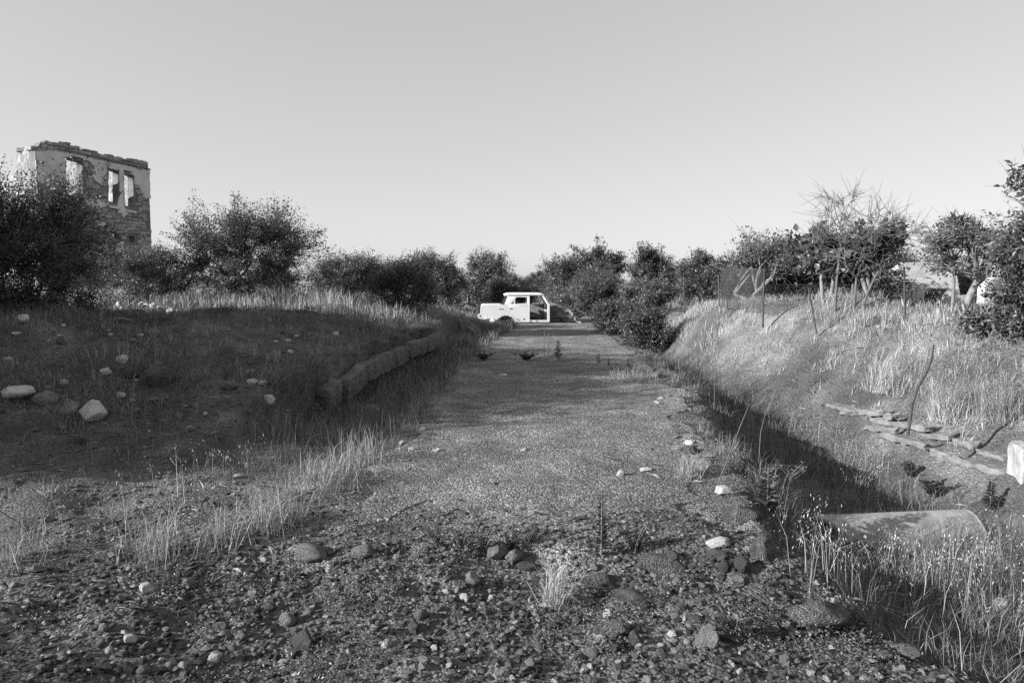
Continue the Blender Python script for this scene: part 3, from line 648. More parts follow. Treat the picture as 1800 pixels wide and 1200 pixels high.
shrub('slender_tree', 'slender pale tip of a young tree beside the bushy tree', 7, 34.5, 772, 815, 432, 70, 34, .10, tone=.085, trunk=.04, clump=.18, cat='tree')
shrub('leafy_tree', 'grey green upright tree behind the boot of the car', 8, 38.0, 806, 898, 438, 330, 36, .12, tone=.075, trunk=.09, clump=.24, cat='tree', key='far')
shrub('leafy_shrub', 'dark rounded shrub right behind the car roof', 9, 36.0, 838, 950, 484, 260, 32, .12, tone=.055, trunk=.06, clump=.22)
# right of the road, far
shrub('feathery_tree', 'spreading feathery crowned tree with layered branches right of the car', 10, 44.0, 965, 1112, 424, 280, 40, .26, tone=.07, trunk=.13, clump=.34, cat='tree', narrow=.25, flat=1.2, lob=9, lk=.42, spray=.5, key='feather', stems=3, fork=.3)
shrub('leafy_tree', 'far tree at the left foot of the feathery tree', 11, 48.0, 945, 1010, 462, 160, 36, .16, tone=.075, trunk=.1, clump=.3, cat='tree')
shrub('leafy_tree', 'knobby topped tree between the feathery tree and the dark thicket', 12, 37.0, 1105, 1188, 428, 260, 36, .13, tone=.065, trunk=.08, clump=.24, cat='tree', lk=.4, lob=8)
shrub('leafy_tree', 'dark upright thicket tree above the far iron post', 13, 33.0, 1185, 1262, 437, 260, 36, .13, tone=.05, trunk=.08, clump=.2, cat='tree')
shrub('leafy_shrub', 'pale low shrub behind the bonnet of the car', 14, 34.0, 955, 1075, 497, 260, 30, .10, tone=.095, trunk=.05, clump=.2)
shrub('leafy_shrub', 'dark bush swallowing the nose of the car', 15, 27.5, 1012, 1098, 476, 300, 36, .09, tone=.05, trunk=.05, clump=.17, low=.02)
shrub('leafy_shrub', 'sunlit rounded shrub above the right ditch hedge', 16, 26.0, 1085, 1185, 492, 260, 34, .09, tone=.09, trunk=.05, clump=.18)
shrub('bramble_bush', 'dark glossy bramble hanging over the road edge, the farther of two', 17, 22.0, 1035, 1135, 528, 320, 36, .075, tone=.055, trunk=.04, clump=.14, low=0, droop=.3)
shrub('bramble_bush', 'dark glossy bramble filling the ditch beside the dry grass bank', 18, 18.0, 1085, 1192, 540, 340, 36, .07, tone=.055, trunk=.04, clump=.13, low=0, droop=.3)
shrub('leafy_shrub', 'dark shrub behind the hanging chain link net', 19, 19.0, 1215, 1365, 455, 380, 34, .09, tone=.05, trunk=.05, clump=.16)
shrub('leafy_shrub', 'leafy shrub with pale branch ends left of the fig thicket', 20, 16.5, 1275, 1400, 402, 170, 26, .085, tone=.075, trunk=.06, clump=.16, low=.4, bare=.25, twigs=3, bark='palebark', K1=9, spray=.4)
shrub('leafy_shrub', 'deep dark thicket behind the fig trunks', 21, 17.5, 1310, 1570, 428, 640, 36, .12, tone=.045, trunk=.06, clump=.2, low=0)
shrub('leafy_shrub', 'dark low bush in front of the white ruined house', 22, 14.0, 1520, 1660, 535, 280, 34, .09, tone=.05, trunk=.04, clump=.15, low=0)
shrub('fig_tree', 'fig tree with large leaves and a pale slanting trunk', 23, 13.5, 1395, 1500, 408, 60, 26, .15, tone=.06, trunk=.045, clump=.18, low=.5, stems=2, fork=.4, narrow=.7, cat='tree', bark='palebark', droop=.5, bare=.2, K1=5, K2=3)
shrub('fig_tree', 'fig tree with two pale trunks under the bare branches', 24, 13.0, 1470, 1600, 395, 80, 26, .15, tone=.055, trunk=.05, clump=.2, low=.5, stems=2, fork=.45, narrow=.7, cat='tree', bark='palebark', droop=.5, bare=.15, K1=6, K2=3)
shrub('dead_tree', 'tall bare dead tree with tangled pale branches against the sky', 25, 12.6, 1400, 1610, 350, 130, 0, .1, tone=.06, trunk=.03, low=.30, stems=3, fork=.3, cat='tree', bark='deadwood', twigs=5, spray=.5, K1=8, K2=5, lk=.6)
shrub('dead_tree', 'bare pale sapling reaching highest left of the tangled branches', 26, 12.8, 1425, 1510, 312, 22, 0, .1, trunk=.028, low=.6, stems=1, fork=.5, cat='tree', bark='deadwood', twigs=7, K1=3, K2=3)
shrub('forked_tree', 'forked tree with a curved pale trunk beside the white ruin', 27, 11.0, 1590, 1785, 390, 190, 20, .08, tone=.075, trunk=.075, clump=.15, low=.5, stems=1, fork=.42, leanx=.3, cat='tree', bark='palebark', bare=.25, twigs=2, K1=6)
shrub('leaf_knot', 'dark knot of leaves on a thin upright stem above the forked tree', 28, 11.2, 1648, 1695, 388, 22, 40, .11, tone=.04, trunk=.03, clump=.09, low=.72, stems=1, fork=.6, cat='tree', twigs=2, K1=3, K2=2)
shrub('broadleaf_tree', 'broad leaved tree leaning in from the right edge of the view', 29, 9.0, 1728, 1930, 372, 520, 24, .07, tone=.06, trunk=.07, clump=.13, low=.2, bare=.12, stems=3, fork=.3, narrow=.5, cat='tree', droop=.4, K1=8, twigs=1)
shrub('broadleaf_tree', 'highest dark leafy bough at the upper right edge', 30, 8.6, 1755, 1900, 285, 70, 26, .085, tone=.05, trunk=.05, clump=.13, low=.55, stems=1, fork=.5, narrow=.5, cat='tree', droop=.5, K1=5, K2=3, twigs=3, bare=.2)
shrub('leafy_shrub', 'straggling green weeds bush at the foot of the right hand trees', 31, 9.5, 1700, 1850, 555, 200, 24, .09, tone=.085, trunk=.03, clump=.18, low=0)
shrub('open_tree', 'airy shade tree standing clear of the view at far left', 90, 7.0, -1120, -720, 30, 430, 15, .10, tone=.06, trunk=.07, clump=.16, cat='tree', key='open', low=.1, group='shade trees beside the mound')
# copies: far trees behind the car and along the skyline, and the trees out of frame whose shade falls on the road
def copy_tree(src, X, Y, s, rz, label, group, sz=None, z=None, name='leafy_tree', cat='tree'):
    r_ = src.copy(); COL.objects.link(r_); r_.name = name; r_.location = (X, Y, hs(X, Y) - .05 if z is None else z); r_.scale = (s, s, sz or s); r_.rotation_euler = (0, 0, rz)
    tag(r_, label, cat, group)
    for ch in src.children:
        c = ch.copy(); COL.objects.link(c); c.parent = r_
    return r_
FAR = [(905, 60, 'tall', 1.0, 'small dark tree just left of the gap in the skyline above the car'), (930, 75, 'far', .75, 'far round tree in the skyline gap above the car roof'), (955, 85, 'feather', .8, 'far low tree right of the skyline gap'),
       (640, 45, 'far', .75, 'hazy tree showing behind the low wide shrub'), (590, 42, 'tall', .8, 'tree behind the right side of the round tree'), (270, 40, 'far', .7, 'tree at the foot of the ruin'),
       (1150, 60, 'feather', .9, 'far tree behind the knobby topped tree'), (1290, 40, 'far', .85, 'dark tree behind the hanging net shrubs'), (1400, 30, 'dense', 1.6, 'tree behind the leafy thicket left of the figs'),
       (1560, 30, 'feather', .62, 'layered tree above the roofline of the white ruin'), (1700, 34, 'far', .75, 'dark tree behind the right end of the white ruin'), (1220, 50, 'tall', 1.1, 'far tree behind the dark upright thicket'),
       (1600, 27, 'dense', 1.5, 'dark bush showing above the white ruined wall'), (1665, 29, 'tall', 1.0, 'leafy tree right behind the broken end of the white ruin'), (700, 50, 'tall', 1.0, 'far tree behind the dense dark bush'), (480, 34, 'dense', 1.1, 'shrub behind the round tree'), (1050, 38, 'bush', .9, 'shrub between the car bonnet and the feathery tree'), (990, 70, 'far', .8, 'far tree below the left branches of the feathery tree')]
for i, (px, Y, k, s, lab) in enumerate(FAR):
    copy_tree(TREES[k], (px - CX) * Y / FPX, Y, s, i * 1.7, lab, 'trees along the skyline')
SHADE = [(-11.2, 9.0, 'round', 1.5), (-11.0, 6.6, 'round', 1.5), (-10.2, 3.9, 'open', .85), (-14.5, 11, 'bush', 1.3), (-9.3, .2, 'open', .7), (-13.2, 6.6, 'round', 1.75)]
for i, (X, Y, k, s) in enumerate(SHADE):
    copy_tree(TREES[k], X, Y, s, 1 + i * 2.1, ['shade tree farthest along the left of the mound', 'tallest shade tree left of the mound', 'thin shade tree left of the mound', 'shade bush behind the other shade trees', 'small shade bush nearest the viewer at left', 'widest shade tree behind the tallest one'][i], 'shade trees beside the mound')
# ------------------------------------------------------------------ stones
def stone_proto(seed, kind):
    bm = bmesh.new(); bmesh.ops.create_icosphere(bm, subdivisions=3 if kind != 'gravel' else 1, radius=.5); R = random.Random(seed)
    planes = []
    if kind in ('angular', 'gravel', 'clod'):
        for k in range(9 if kind == 'angular' else 6):
            n = Vector((R.gauss(0, 1), R.gauss(0, 1), R.gauss(0, 1))).normalized(); planes.append((n, R.uniform(.24, .40)))
    o = Vector((R.uniform(0, 50), R.uniform(0, 50), R.uniform(0, 50)))
    for v in bm.verts:
        d = v.co.normalized(); n1 = mnoise.noise(d * 1.2 + o); n2 = mnoise.noise(d * 3.5 + o); n3 = mnoise.noise(d * 9 + o)
        v.co = v.co * (1 + .30 * n1 + .14 * n2 + (.05 * n3 if kind != 'smooth' else .025 * n3))
        for n, q_ in planes:
            t = v.co.dot(n) - q_
            if t > 0: v.co -= n * t * .92
        if kind == 'clod': v.co *= 1 + .22 * mnoise.noise(d * 5 + o) + .14 * mnoise.noise(d * 13 + o)
    return bm
def proto_set(kind, n, matname, seed):
    return [bm_mesh('stone', stone_proto(seed + i, kind), M[matname], smooth=(kind in ('smooth', 'clod'))) for i in range(n)]
PROT = {('smooth', 'stone'): proto_set('smooth', 5, 'stone', 10), ('smooth', 'palestone'): proto_set('smooth', 4, 'palestone', 20), ('smooth', 'darkstone'): proto_set('smooth', 4, 'darkstone', 30),
        ('angular', 'stone'): proto_set('angular', 5, 'stone', 40), ('angular', 'palestone'): proto_set('angular', 5, 'palestone', 50), ('angular', 'darkstone'): proto_set('angular', 4, 'darkstone', 60), ('clod', 'clod'): proto_set('clod', 6, 'clod', 70)}
SR = random.Random(99)
def stone(px, py, w, hh, kind, m, label, name='stone', group=None, rz=None, sink=.22, cat='stone'):
    p = hit(px, py); s = p[1] / FPX; W, Hh = w * s, hh * s * 1.05
    o = obj(name, SR.choice(PROT[(kind, m)]), None, (p[0], p[1] + W * .15, p[2] + Hh * (.5 - sink))); o.scale = (W * 1.12, W * SR.uniform(.7, .95), Hh * 1.15)
    o.rotation_euler = (SR.uniform(-.15, .15), SR.uniform(-.15, .15), SR.uniform(-.5, .5) if rz is None else rz)
    return tag(o, label, cat, group)
S, A_, Pl, Dk, St = 'smooth', 'angular', 'palestone', 'darkstone', 'stone'
LAND = []
for a in [
    (26, 710, 54, 20, S, Pl, 'long pale smooth boulder at the left edge of the mound'), (78, 711, 36, 24, S, St, 'rounded grey boulder next to the long pale one'), (123, 727, 46, 30, A_, St, 'flat grey slab of rock leaning on the rough pale boulder'),
    (160, 740, 58, 34, A_, Pl, 'rough pale angular boulder, largest on the left mound'), (185, 664, 19, 16, A_, Pl, 'small pale pyramid shaped stone on the dark mound'), (214, 640, 22, 16, A_, Pl, 'pale chipped stone above the pyramid shaped one'),
    (277, 676, 50, 34, S, Dk, 'big dark round boulder in the middle of the mound'), (230, 664, 24, 18, S, Dk, 'dark stone left of the big dark boulder'), (213, 698, 14, 10, S, Pl, 'small white flat stone below the dark boulder'),
    (443, 675, 17, 10, S, Pl, 'white oval stone of the pair near the ditch grass'), (461, 679, 14, 9, A_, Pl, 'white angular chip beside the white oval stone'), (440, 662, 24, 9, A_, St, 'flat grey stone just above the white oval stone'),
    (403, 687, 25, 10, S, Dk, 'dark long cobble left of the white stone pair'), (138, 780, 20, 14, S, Dk, 'dark round cobble in the grass under the rough pale boulder'), (41, 574, 19, 14, S, Pl, 'pale round stone high on the mound under the big left bush'),
    (29, 590, 19, 7, A_, Pl, 'thin pale flake just below the pale round stone high on the mound'), (105, 606, 15, 12, S, St, 'small grey knob of stone high on the left mound'), (210, 571, 34, 11, A_, St, 'long flat grey stone at the crest of the mound'),
    (150, 580, 34, 16, S, Dk, 'dark low boulder at the crest of the mound'), (270, 601, 26, 16, A_, St, 'grey leaning stone in the middle of the crest'), (233, 607, 14, 9, S, St, 'small dusty stone left of the leaning crest stone'), (590, 596, 13, 12, A_, Pl, 'pale stone where the mound meets the kerb'),
    (472, 720, 19, 18, S, Pl, 'pale stone half hidden in grass at the left ditch'), (418, 841, 16, 7, S, Pl, 'pale flat pebble in the grass beside the road'), (506, 602, 10, 6, S, Pl, 'tiny pale stone on the right slope of the mound'),
    (258, 1046, 28, 28, A_, Pl, 'mottled pale stone standing in the left gravel'), (578, 1012, 17, 19, S, Pl, 'round white pebble at the broken edge of the road'), (545, 990, 58, 22, S, St, 'smooth grey boulder lying along the broken road edge'), (637, 980, 34, 26, S, St, 'round grey cobble on the broken road edge'),
    (868, 994, 42, 30, A_, St, 'squared grey brown stone in the middle of the broken edge'), (903, 989, 28, 20, S, St, 'grey cobble touching the squared stone'), (925, 1001, 33, 14, S, Dk, 'flat dark cobble right of the squared stone'), (838, 988, 16, 14, S, Dk, 'small dark cobble left of the squared stone'),
    (830, 1036, 34, 22, A_, St, 'angular grey stone below the squared stone'), (782, 1050, 15, 8, S, Pl, 'white oval pebble left of the angular grey stone'), (740, 1091, 23, 18, S, St, 'egg shaped grey cobble among the creeping weeds'), (862, 1058, 13, 12, A_, Pl, 'small white lump below the angular grey stone'),
    (533, 1140, 44, 44, A_, Dk, 'dark pointed rock like a tooth in the near gravel'), (515, 1156, 17, 17, S, Dk, 'dark pebble at the foot of the pointed rock'), (504, 1100, 29, 25, S, St, 'grey rounded stone above the pointed rock'), (373, 1162, 28, 20, A_, Pl, 'white triangular stone in the near left gravel'),
    (228, 1136, 26, 18, A_, Pl, 'pale wedge shaped stone near the lower left'), (226, 1186, 27, 24, A_, Dk, 'dark blocky cobble at the lower left edge'), (252, 1190, 22, 17, S, St, 'grey round cobble beside the dark blocky one'), (320, 1182, 15, 14, S, Pl, 'pale pebble right of the grey round cobble'),
    (443, 1047, 22, 16, A_, St, 'grey stone with a flat top in the left gravel'), (182, 1110, 17, 14, S, St, 'grey pebble near the left slab'), (217, 1115, 13, 8, A_, Pl, 'white flake of stone in the left gravel'), (400, 1194, 14, 9, A_, Pl, 'white chip at the bottom edge left of the pointed rock'),
    (1069, 1089, 19, 18, A_, Pl, 'white cube shaped stone in the near gravel'), (1263, 960, 40, 15, S, Pl, 'white flat stone resting on the crumbling road edge'), (1276, 872, 38, 17, A_, Pl, 'pale slab shaped stone at the lip of the right ditch'), (1090, 840, 18, 15, A_, Pl, 'white stone on the right half of the road, the rounder of two'),
    (1137, 831, 25, 9, A_, Pl, 'white flat stone on the right half of the road'), (1290, 1032, 38, 24, A_, St, 'squared pale brown stone above the broad leaved weed'), (1273, 1014, 21, 24, S, Dk, 'dark upright rounded stone above the squared pale brown one'), (1305, 1008, 27, 30, S, Dk, 'dark leaning oval stone at the edge above the weed'),
    (1166, 1056, 17, 27, A_, St, 'upright grey brick like stone in the near gravel'), (1118, 1140, 25, 30, A_, Dk, 'dark leaf shaped stone stood on edge'), (1246, 1136, 46, 38, A_, St, 'large flattened grey stone under the broad leaved weed'), (1222, 1068, 32, 14, S, St, 'grey stone in the weed roots'),
    (1556, 1160, 32, 20, A_, St, 'cracked grey slab stone, the left half of the split pair'), (1597, 1158, 46, 22, A_, St, 'cracked grey slab stone, the right half of the split pair'), (1040, 1160, 22, 17, S, St, 'rounded grey stone at the bottom centre'), (1037, 1184, 14, 14, A_, Pl, 'white chip at the bottom centre, the larger of two'), (1024, 1186, 10, 14, A_, Pl, 'white chip at the bottom centre, the smaller of two'),
    (1080, 1148, 24, 16, S, Dk, 'dark cobble right of the rounded bottom stone'), (1155, 666, 20, 11, S, St, 'round brown stone on the far right edge of the road'), (885, 662, 13, 5, S, Pl, 'flat white stone alone in the shaded road'), (742, 759, 15, 8, A_, Pl, 'white angular stone at the left of the shaded road'),
    (706, 780, 10, 8, A_, Pl, 'white lump at the left margin of the road'), (768, 796, 17, 9, A_, Pl, 'pale chipped stone where shade meets light on the road'), (922, 793, 11, 6, S, Pl, 'white pebble in the sunny middle of the road'), (724, 795, 12, 6, S, Pl, 'pale flat pebble at the shaded left road margin'),
    (1160, 702, 12, 5, A_, Pl, 'topmost of three pale chips at the right road edge'), (1154, 708, 9, 5, A_, Pl, 'middle of three pale chips at the right road edge'), (1157, 713, 9, 5, A_, Pl, 'lowest of three pale chips at the right road edge'), (1212, 782, 20, 10, A_, Pl, 'flat pale stone near the drop into the right ditch'), (1188, 772, 22, 8, A_, St, 'thin grey stone left of the flat pale one by the right ditch'),
    (1700, 1100, 20, 24, S, St, 'grey stone deep in the right ditch grass'), (1760, 1085, 34, 26, A_, Pl, 'pale stone among the dry stems at the lower right'), (1594, 790, 16, 9, S, Pl, 'pale pebble wedged under the cracked slabs'), (1545, 578, 7, 5, A_, Pl, 'small white stone on the dry grass mound right'), (1424, 549, 9, 5, A_, Pl, 'white stone on the crest by the fig trunk'),
    (680, 548, 16, 9, A_, Pl, 'pale rock on the slope behind the kerb'), (655, 545, 24, 12, A_, Pl, 'pale flat rock on the hump left of the dense dark bush'), (866, 568, 9, 8, S, Pl, 'pale stone just in front of the car wheel arch'), (60, 1010, 34, 14, A_, St, 'flat pale stone in the grass at the left'), (110, 915, 28, 12, A_, St, 'grey flat stone on the sunlit patch at left')]:
    stone(*a)
    if a[1] > 950: LAND.append((a[0], a[1], a[6]))
for i, (px, py, w, hh, lab) in enumerate([(1060, 1044, 74, 34, 'clod of gravelly earth at the road end beside the grass tuft'), (1165, 1012, 92, 30, 'broad clod of compacted gravel at the broken road end'), (1080, 1124, 64, 36, 'rounded clod full of pebbles in the near gravel'),
        (1305, 915, 56, 46, 'upper clod crumbling from the road edge into the ditch'), (1345, 990, 60, 54, 'lower clod crumbling from the road edge into the ditch'), (1262, 985, 42, 24, 'clod under the white flat stone'), (1440, 1105, 120, 60, 'big clod of pebbly earth at the ditch lip'),
        (1215, 800, 34, 22, 'clod at the ditch lip above the pale slab stone'), (1120, 1058, 62, 26, 'torn crust of road gravel behind the grass tuft'), (1300, 820, 30, 26, 'clod hanging over the shaded ditch')]):
    stone(px, py, w, hh, 'clod', 'clod', lab, 'earth_clod', 'clods of the broken road edge', sink=.38, cat='clod')
# cobbles scattered in the near gravel
CR = random.Random(4); n = 0
while n < 170:
    px, py = CR.uniform(0, 1500), CR.uniform(985, 1195)
    if py < 1000 + 60 * math.sin(px * .01): continue
    k = CR.choice([(S, St), (S, Dk), (A_, St), (A_, Dk), (S, St), (S, Dk), (A_, Pl)])
    w = CR.uniform(8, 17) if CR.random() < .8 else CR.uniform(15, 26)
    lm = min(LAND, key=lambda q_: math.hypot(q_[0] - px, 1.6 * (q_[1] - py)))
    lab = 'small %s %s cobble %s the %s' % ({St: 'grey', Dk: 'dark', Pl: 'pale'}[k[1]], {S: 'round', A_: 'angular'}[k[0]], ('left of' if px < lm[0] - 12 else 'right of' if px > lm[0] + 12 else 'beside'), ' '.join(lm[2].split()[:8]))
    stone(px, py, w, w * CR.uniform(.45, .8), k[0], k[1], lab, 'cobble', 'cobbles in the near gravel', rz=CR.uniform(0, 6)); n += 1
LEFT = [(26, 710, 'long pale smooth boulder at the left edge'), (160, 740, 'rough pale angular boulder'), (185, 664, 'small pale pyramid shaped stone'), (277, 676, 'big dark round boulder'), (443, 675, 'white oval stone of the pair'), (41, 574, 'pale round stone high on the mound'), (210, 571, 'long flat grey stone at the crest'), (270, 601, 'grey leaning stone of the crest'), (472, 720, 'pale stone half hidden in grass'), (590, 596, 'pale stone where mound meets kerb')]
for k in range(64):
    px, py = CR.uniform(0, 640), CR.uniform(562, 770)
    if px > 470 and py > 640: continue
    kd = CR.choice([(A_, Pl), (S, Pl), (A_, St), (A_, Dk), (S, St), (A_, Pl)]); w = CR.uniform(6, 15) * (.7 + (py - 560) / 350)
    lm = min(LEFT, key=lambda q_: math.hypot(q_[0] - px, 1.6 * (q_[1] - py)))
    lab = 'little %s %s stone %s the %s' % ({St: 'grey', Dk: 'dark', Pl: 'pale'}[kd[1]], {S: 'round', A_: 'angular'}[kd[0]], ('left of' if px < lm[0] - 40 else 'right of' if px > lm[0] + 40 else 'above' if py < lm[1] else 'below'), lm[2])
    stone(px, py, w, w * CR.uniform(.4, .7), kd[0], kd[1], lab, 'stone', 'little stones on the left mound', rz=CR.uniform(0, 6), sink=.3)
# pale rubble heap below the ruin
for k in range(46):
    px = CR.uniform(165, 318); py = 549 - 20 * CR.random() * (1 - abs(px - 240) / 90)
    Y = 15.6 + CR.uniform(-.5, .7); p = at(px, py, Y); z = max(hs(p[0], Y), p[2]); s = CR.uniform(.08, .2)
    o = obj('rubble_stone', CR.choice(PROT[(A_, Pl if k % 3 else St)]), None, (p[0], Y, z)); o.scale = (s * 1.4, s, s * .8); o.rotation_euler = (CR.uniform(-.4, .4), CR.uniform(-.4, .4), CR.uniform(0, 6))
    tag(o, 'pale broken stone of the rubble heap below the ruin' if k % 3 else 'grey broken stone of the rubble heap below the ruin', 'stone', 'rubble heap stones')
# low broken block wall under the round tree
Yw = 21.6; p = at(340, 520, Yw); root = empty('broken_wall', (p[0], Yw, hs(p[0], Yw)), .1, 'low broken block wall half hidden under the round tree', 'wall')
for r_ in range(4):
    x = 0 if r_ % 2 else -.2
    while x < 1.2 - .14 * r_:
        L = CR.uniform(.28, .46); o = obj('block', rough_box('block', (L * .95, .3, .19), M['paleconcrete' if x > .75 else 'concrete'], int(x * 50) + r_, .02, .02, 1), root, (x + L / 2, CR.uniform(-.02, .02), .1 + r_ * .2)); x += L

# concrete pieces on the right
M['pipe'] = mat('pipe_concrete', [(.3, .15), (.5, .28), (.7, .38)], 4, 9, .9, .010, 30)
def build_pipe():
    p1 = at(1706, 925, 5.7); p0 = at(1425, 936, 5.7); L = np.linalg.norm(p1 - p0); r0 = .25; n, k = 40, 30
    th = np.linspace(-1.9, 1.9, k); V = []
    for rad in (r0, r0 - .045):
        for i in range(n):
            for j in range(k):
                start = .03 + .16 * np.clip(th[j] / 1.2, 0, 1) ** .8 + .12 * np.clip(-th[j], 0, 1) + .05 * float(vnoise(th[j] * 4, .3, 3)); end = 1 - .01 * abs(float(vnoise(th[j] * 5, .9, 4)))
                u = start + (end - start) * i / (n - 1); rr = rad * (1 + .015 * float(vnoise(u * 6, th[j] * 3, 5)))
                V.append((u * L, -rr * math.sin(th[j]), rr * math.cos(th[j])))
    ii = np.arange(2 * n * k).reshape(2, n, k); F = []
    for s in range(2):
        a = ii[s]; F.append(np.stack([a[:-1, :-1], a[1:, :-1], a[1:, 1:], a[:-1, 1:]] if s == 0 else [a[:-1, :-1], a[:-1, 1:], a[1:, 1:], a[1:, :-1]], -1).reshape(-1, 4))
    for e in (0, n - 1): F.append(np.stack([ii[0, e, :-1], ii[0, e, 1:], ii[1, e, 1:], ii[1, e, :-1]], -1))
    for j in (0, k - 1): F.append(np.stack([ii[0, :-1, j], ii[0, 1:, j], ii[1, 1:, j], ii[1, :-1, j]], -1))
    o = obj('culvert_pipe', mesh_np('pipe', V, np.concatenate(F), M['pipe'], smooth=True), None, (p0[0], p0[1], p0[2] - .11)); d = p1 - p0
    o.rotation_euler = (0, -math.asin(d[2] / L), math.atan2(d[1], d[0]))
    tag(o, 'broken concrete culvert pipe lying in the right ditch', 'pipe')
build_pipe()
p = hit(1792, 858); o = obj('concrete_block', rough_box('cblock', (.3, .34, .40), M['paleconcrete'], 77, .018, .02, 4), None, (p[0] + .17, p[1] + .1, p[2] + .17)); o.rotation_euler = (.06, -.05, -.25)
tag(o, 'pale rectangular concrete block on the bank at the right edge', 'block')
root = empty('cracked_pavement', hit(1600, 770), 0, 'cracked layered slabs of old pavement breaking out of the right bank', 'pavement')
for i, (px, py, w) in enumerate([(1492, 718, 40), (1520, 727, 50), (1552, 735, 46), (1588, 748, 60), (1640, 762, 60), (1690, 778, 54), (1735, 800, 56), (1600, 775, 50), (1640, 792, 56), (1680, 812, 54), (1730, 832, 60), (1560, 760, 36)]):
    p = hit(px, py); s = p[1] / FPX; W = w * s * 2.0
    o = obj('slab', rough_box('slab', (W, CR.uniform(.45, .7), .07), M['slab'], 200 + i, .028, .006, 8, 3.0), root); o.location = Vector(p) - root.location + Vector((.17, .08, -.012)); o.rotation_euler = (CR.uniform(-.1, .12), CR.uniform(-.12, .06) - .05, -1.45 + CR.uniform(-.18, .18))
# slab edge at lower left, metal sheet and concrete stump by the car
p = hit(45, 1115); o = obj('concrete_slab', rough_box('lslab', (.26, .2, .06), M['slab'], 301, .04, .012, 5), None, (p[0] - .12, p[1], p[2] - .015)); o.rotation_euler = (.05, .08, .35); tag(o, 'dull concrete slab in shade at the lower left edge', 'slab')
p = at(830, 556, 24); o = obj('metal_sheet', rough_box('sheet', (.9, .5, .03), M['rust'], 302, .08, .008, 4), None, (p[0], 24, hs(p[0], 24) + .32)); o.rotation_euler = (.5, .75, .2); tag(o, 'dark crumpled metal sheet tipped into the ditch behind the car', 'metal sheet')
p = at(842, 583, 21.5); o = obj('concrete_stump', rough_box('stump', (.22, .3, .4), M['paleconcrete'], 303, .04, .03, 3), None, (p[0], 21.5, hs(p[0], 21.5) + .15)); o.rotation_euler = (0, .15, .3); tag(o, 'short pale concrete stump at the road edge near the car', 'stump')
p = at(830, 510, 40); o = obj('pale_block', rough_box('pblock', (.35, .3, .4), M['paleconcrete'], 304, .03, .02, 2), None, (p[0], 40, p[2])); tag(o, 'far pale block in the grass behind the car boot', 'block')
# ------------------------------------------------------------------ weeds that can be told apart
def leaf_cloud(p, d, L, narrow, R, tone):
    n = len(p); d = d / (np.linalg.norm(d, axis=1, keepdims=True) + 1e-9); nrm = R.normal(size=(n, 3)) * .6 + np.array([0, 0, 1.0])
    s = np.cross(d, nrm); s /= np.linalg.norm(s, axis=1, keepdims=True) + 1e-9; nn = np.cross(s, d); L = np.asarray(L).reshape(-1, 1) * np.ones((n, 1)); W = L * narrow * .5
    V = np.stack([p, p + d * L * .5 + s * W + nn * L * .06, p + d * L - np.array([0, 0, .12]) * L, p + d * L * .5 - s * W + nn * L * .06], 1).reshape(-1, 3)
    i0 = np.arange(n)[:, None] * 4; F = np.concatenate([i0 + np.array([[0, 1, 2]]), i0 + np.array([[0, 2, 3]])])
    return V, F, np.repeat(tone * R.uniform(.75, 1.3, n), 4)
def weed(name, label, px, pyb, pyt, kind, seed, tone=.07, lean=0., n=160, cat='weed', spread=.3, group=None, leafn=.16, Lf=.16, stemtone='bark', pos=None):
    R = rng(seed); b = hit(px, pyb) if pos is None else np.array(pos); H = (pyb - pyt) * b[1] / FPX
    root = empty(name, b, 0, label, cat, group); ns = 1 if kind in ('spire', 'umbel', 'leafy') else max(3, n // 40)
    P, RR = [], []; pp, dd = [], []
    for s in range(ns):
        a = R.random() * 6.28; sp = spread * (0 if ns == 1 else R.uniform(.3, 1)); top = np.array([math.cos(a) * sp * H + lean, math.sin(a) * sp * H, H * (1 if ns == 1 else R.uniform(.55, 1))])
        c = np.array([top[0] * .35, top[1] * .35, top[2] * .6]); P.append(bez(np.array([[0, 0, -.03]]), c[None], top[None], 5)[0]); RR.append(np.linspace(.006, .002, 5) * (.7 + H) * (.55 if kind == 'umbel' else 1))
        k = n // ns; t = np.sort(R.random(k)) * .9 + .08; q_ = bez(np.array([[0, 0, 0.]]), c[None], top[None], 40)[0]; pp.append(q_[(t * 39).astype(int)])
        ang = R.random(k) * 6.28; up = .5 if kind != 'leafy' else .35; dd.append(np.stack([np.cos(ang), np.sin(ang), np.full(k, up) + R.normal(size=k) * .2], 1) * (1.15 - t[:, None] * (.85 if kind in ('spire', 'leafy') else .5)))
    if kind == 'umbel':
        for s in range(12):
            t = .6 + .4 * R.random(); a = R.random() * 6.28; o_ = P[0][3] * (1 - t) / .4 * .6 + P[0][4] * (1 - (1 - t) / .4 * .6)
            e = o_ + np.array([math.cos(a) * .14 * H * 1.4, math.sin(a) * .12 * H, .2 * H * R.uniform(.5, 1)]); P.append(bez(o_[None], ((o_ + e) / 2 + [0, 0, -.01])[None], e[None], 5)[0]); RR.append(np.full(5, .0016))
            pp.append(np.repeat(e[None], 5, 0)); a5 = R.random(5) * 6.28; dd.append(np.stack([np.cos(a5), np.sin(a5), np.full(5, .8)], 1) * .25)
    V, Q = tubes(np.array(P), np.array(RR), 4); obj('stem', mesh_np('stem', V, Q, M[stemtone], smooth=True), root)
    p = np.concatenate(pp); d = np.concatenate(dd)
    if kind == 'umbel': p = p[n // ns:]; d = d[n // ns:]
    ln = np.linalg.norm(d, axis=1) * H * Lf
    V, F, t = leaf_cloud(p, d, ln, leafn, R, tone); obj('foliage', mesh_np('foliage', V, F, M['leaf'], t), root)
    return root
weed('spire_weed', 'dark spire shaped weed like a tiny fir in the road', 981, 637, 598, 'spire', 1, .06, n=110, Lf=.24, leafn=.16)
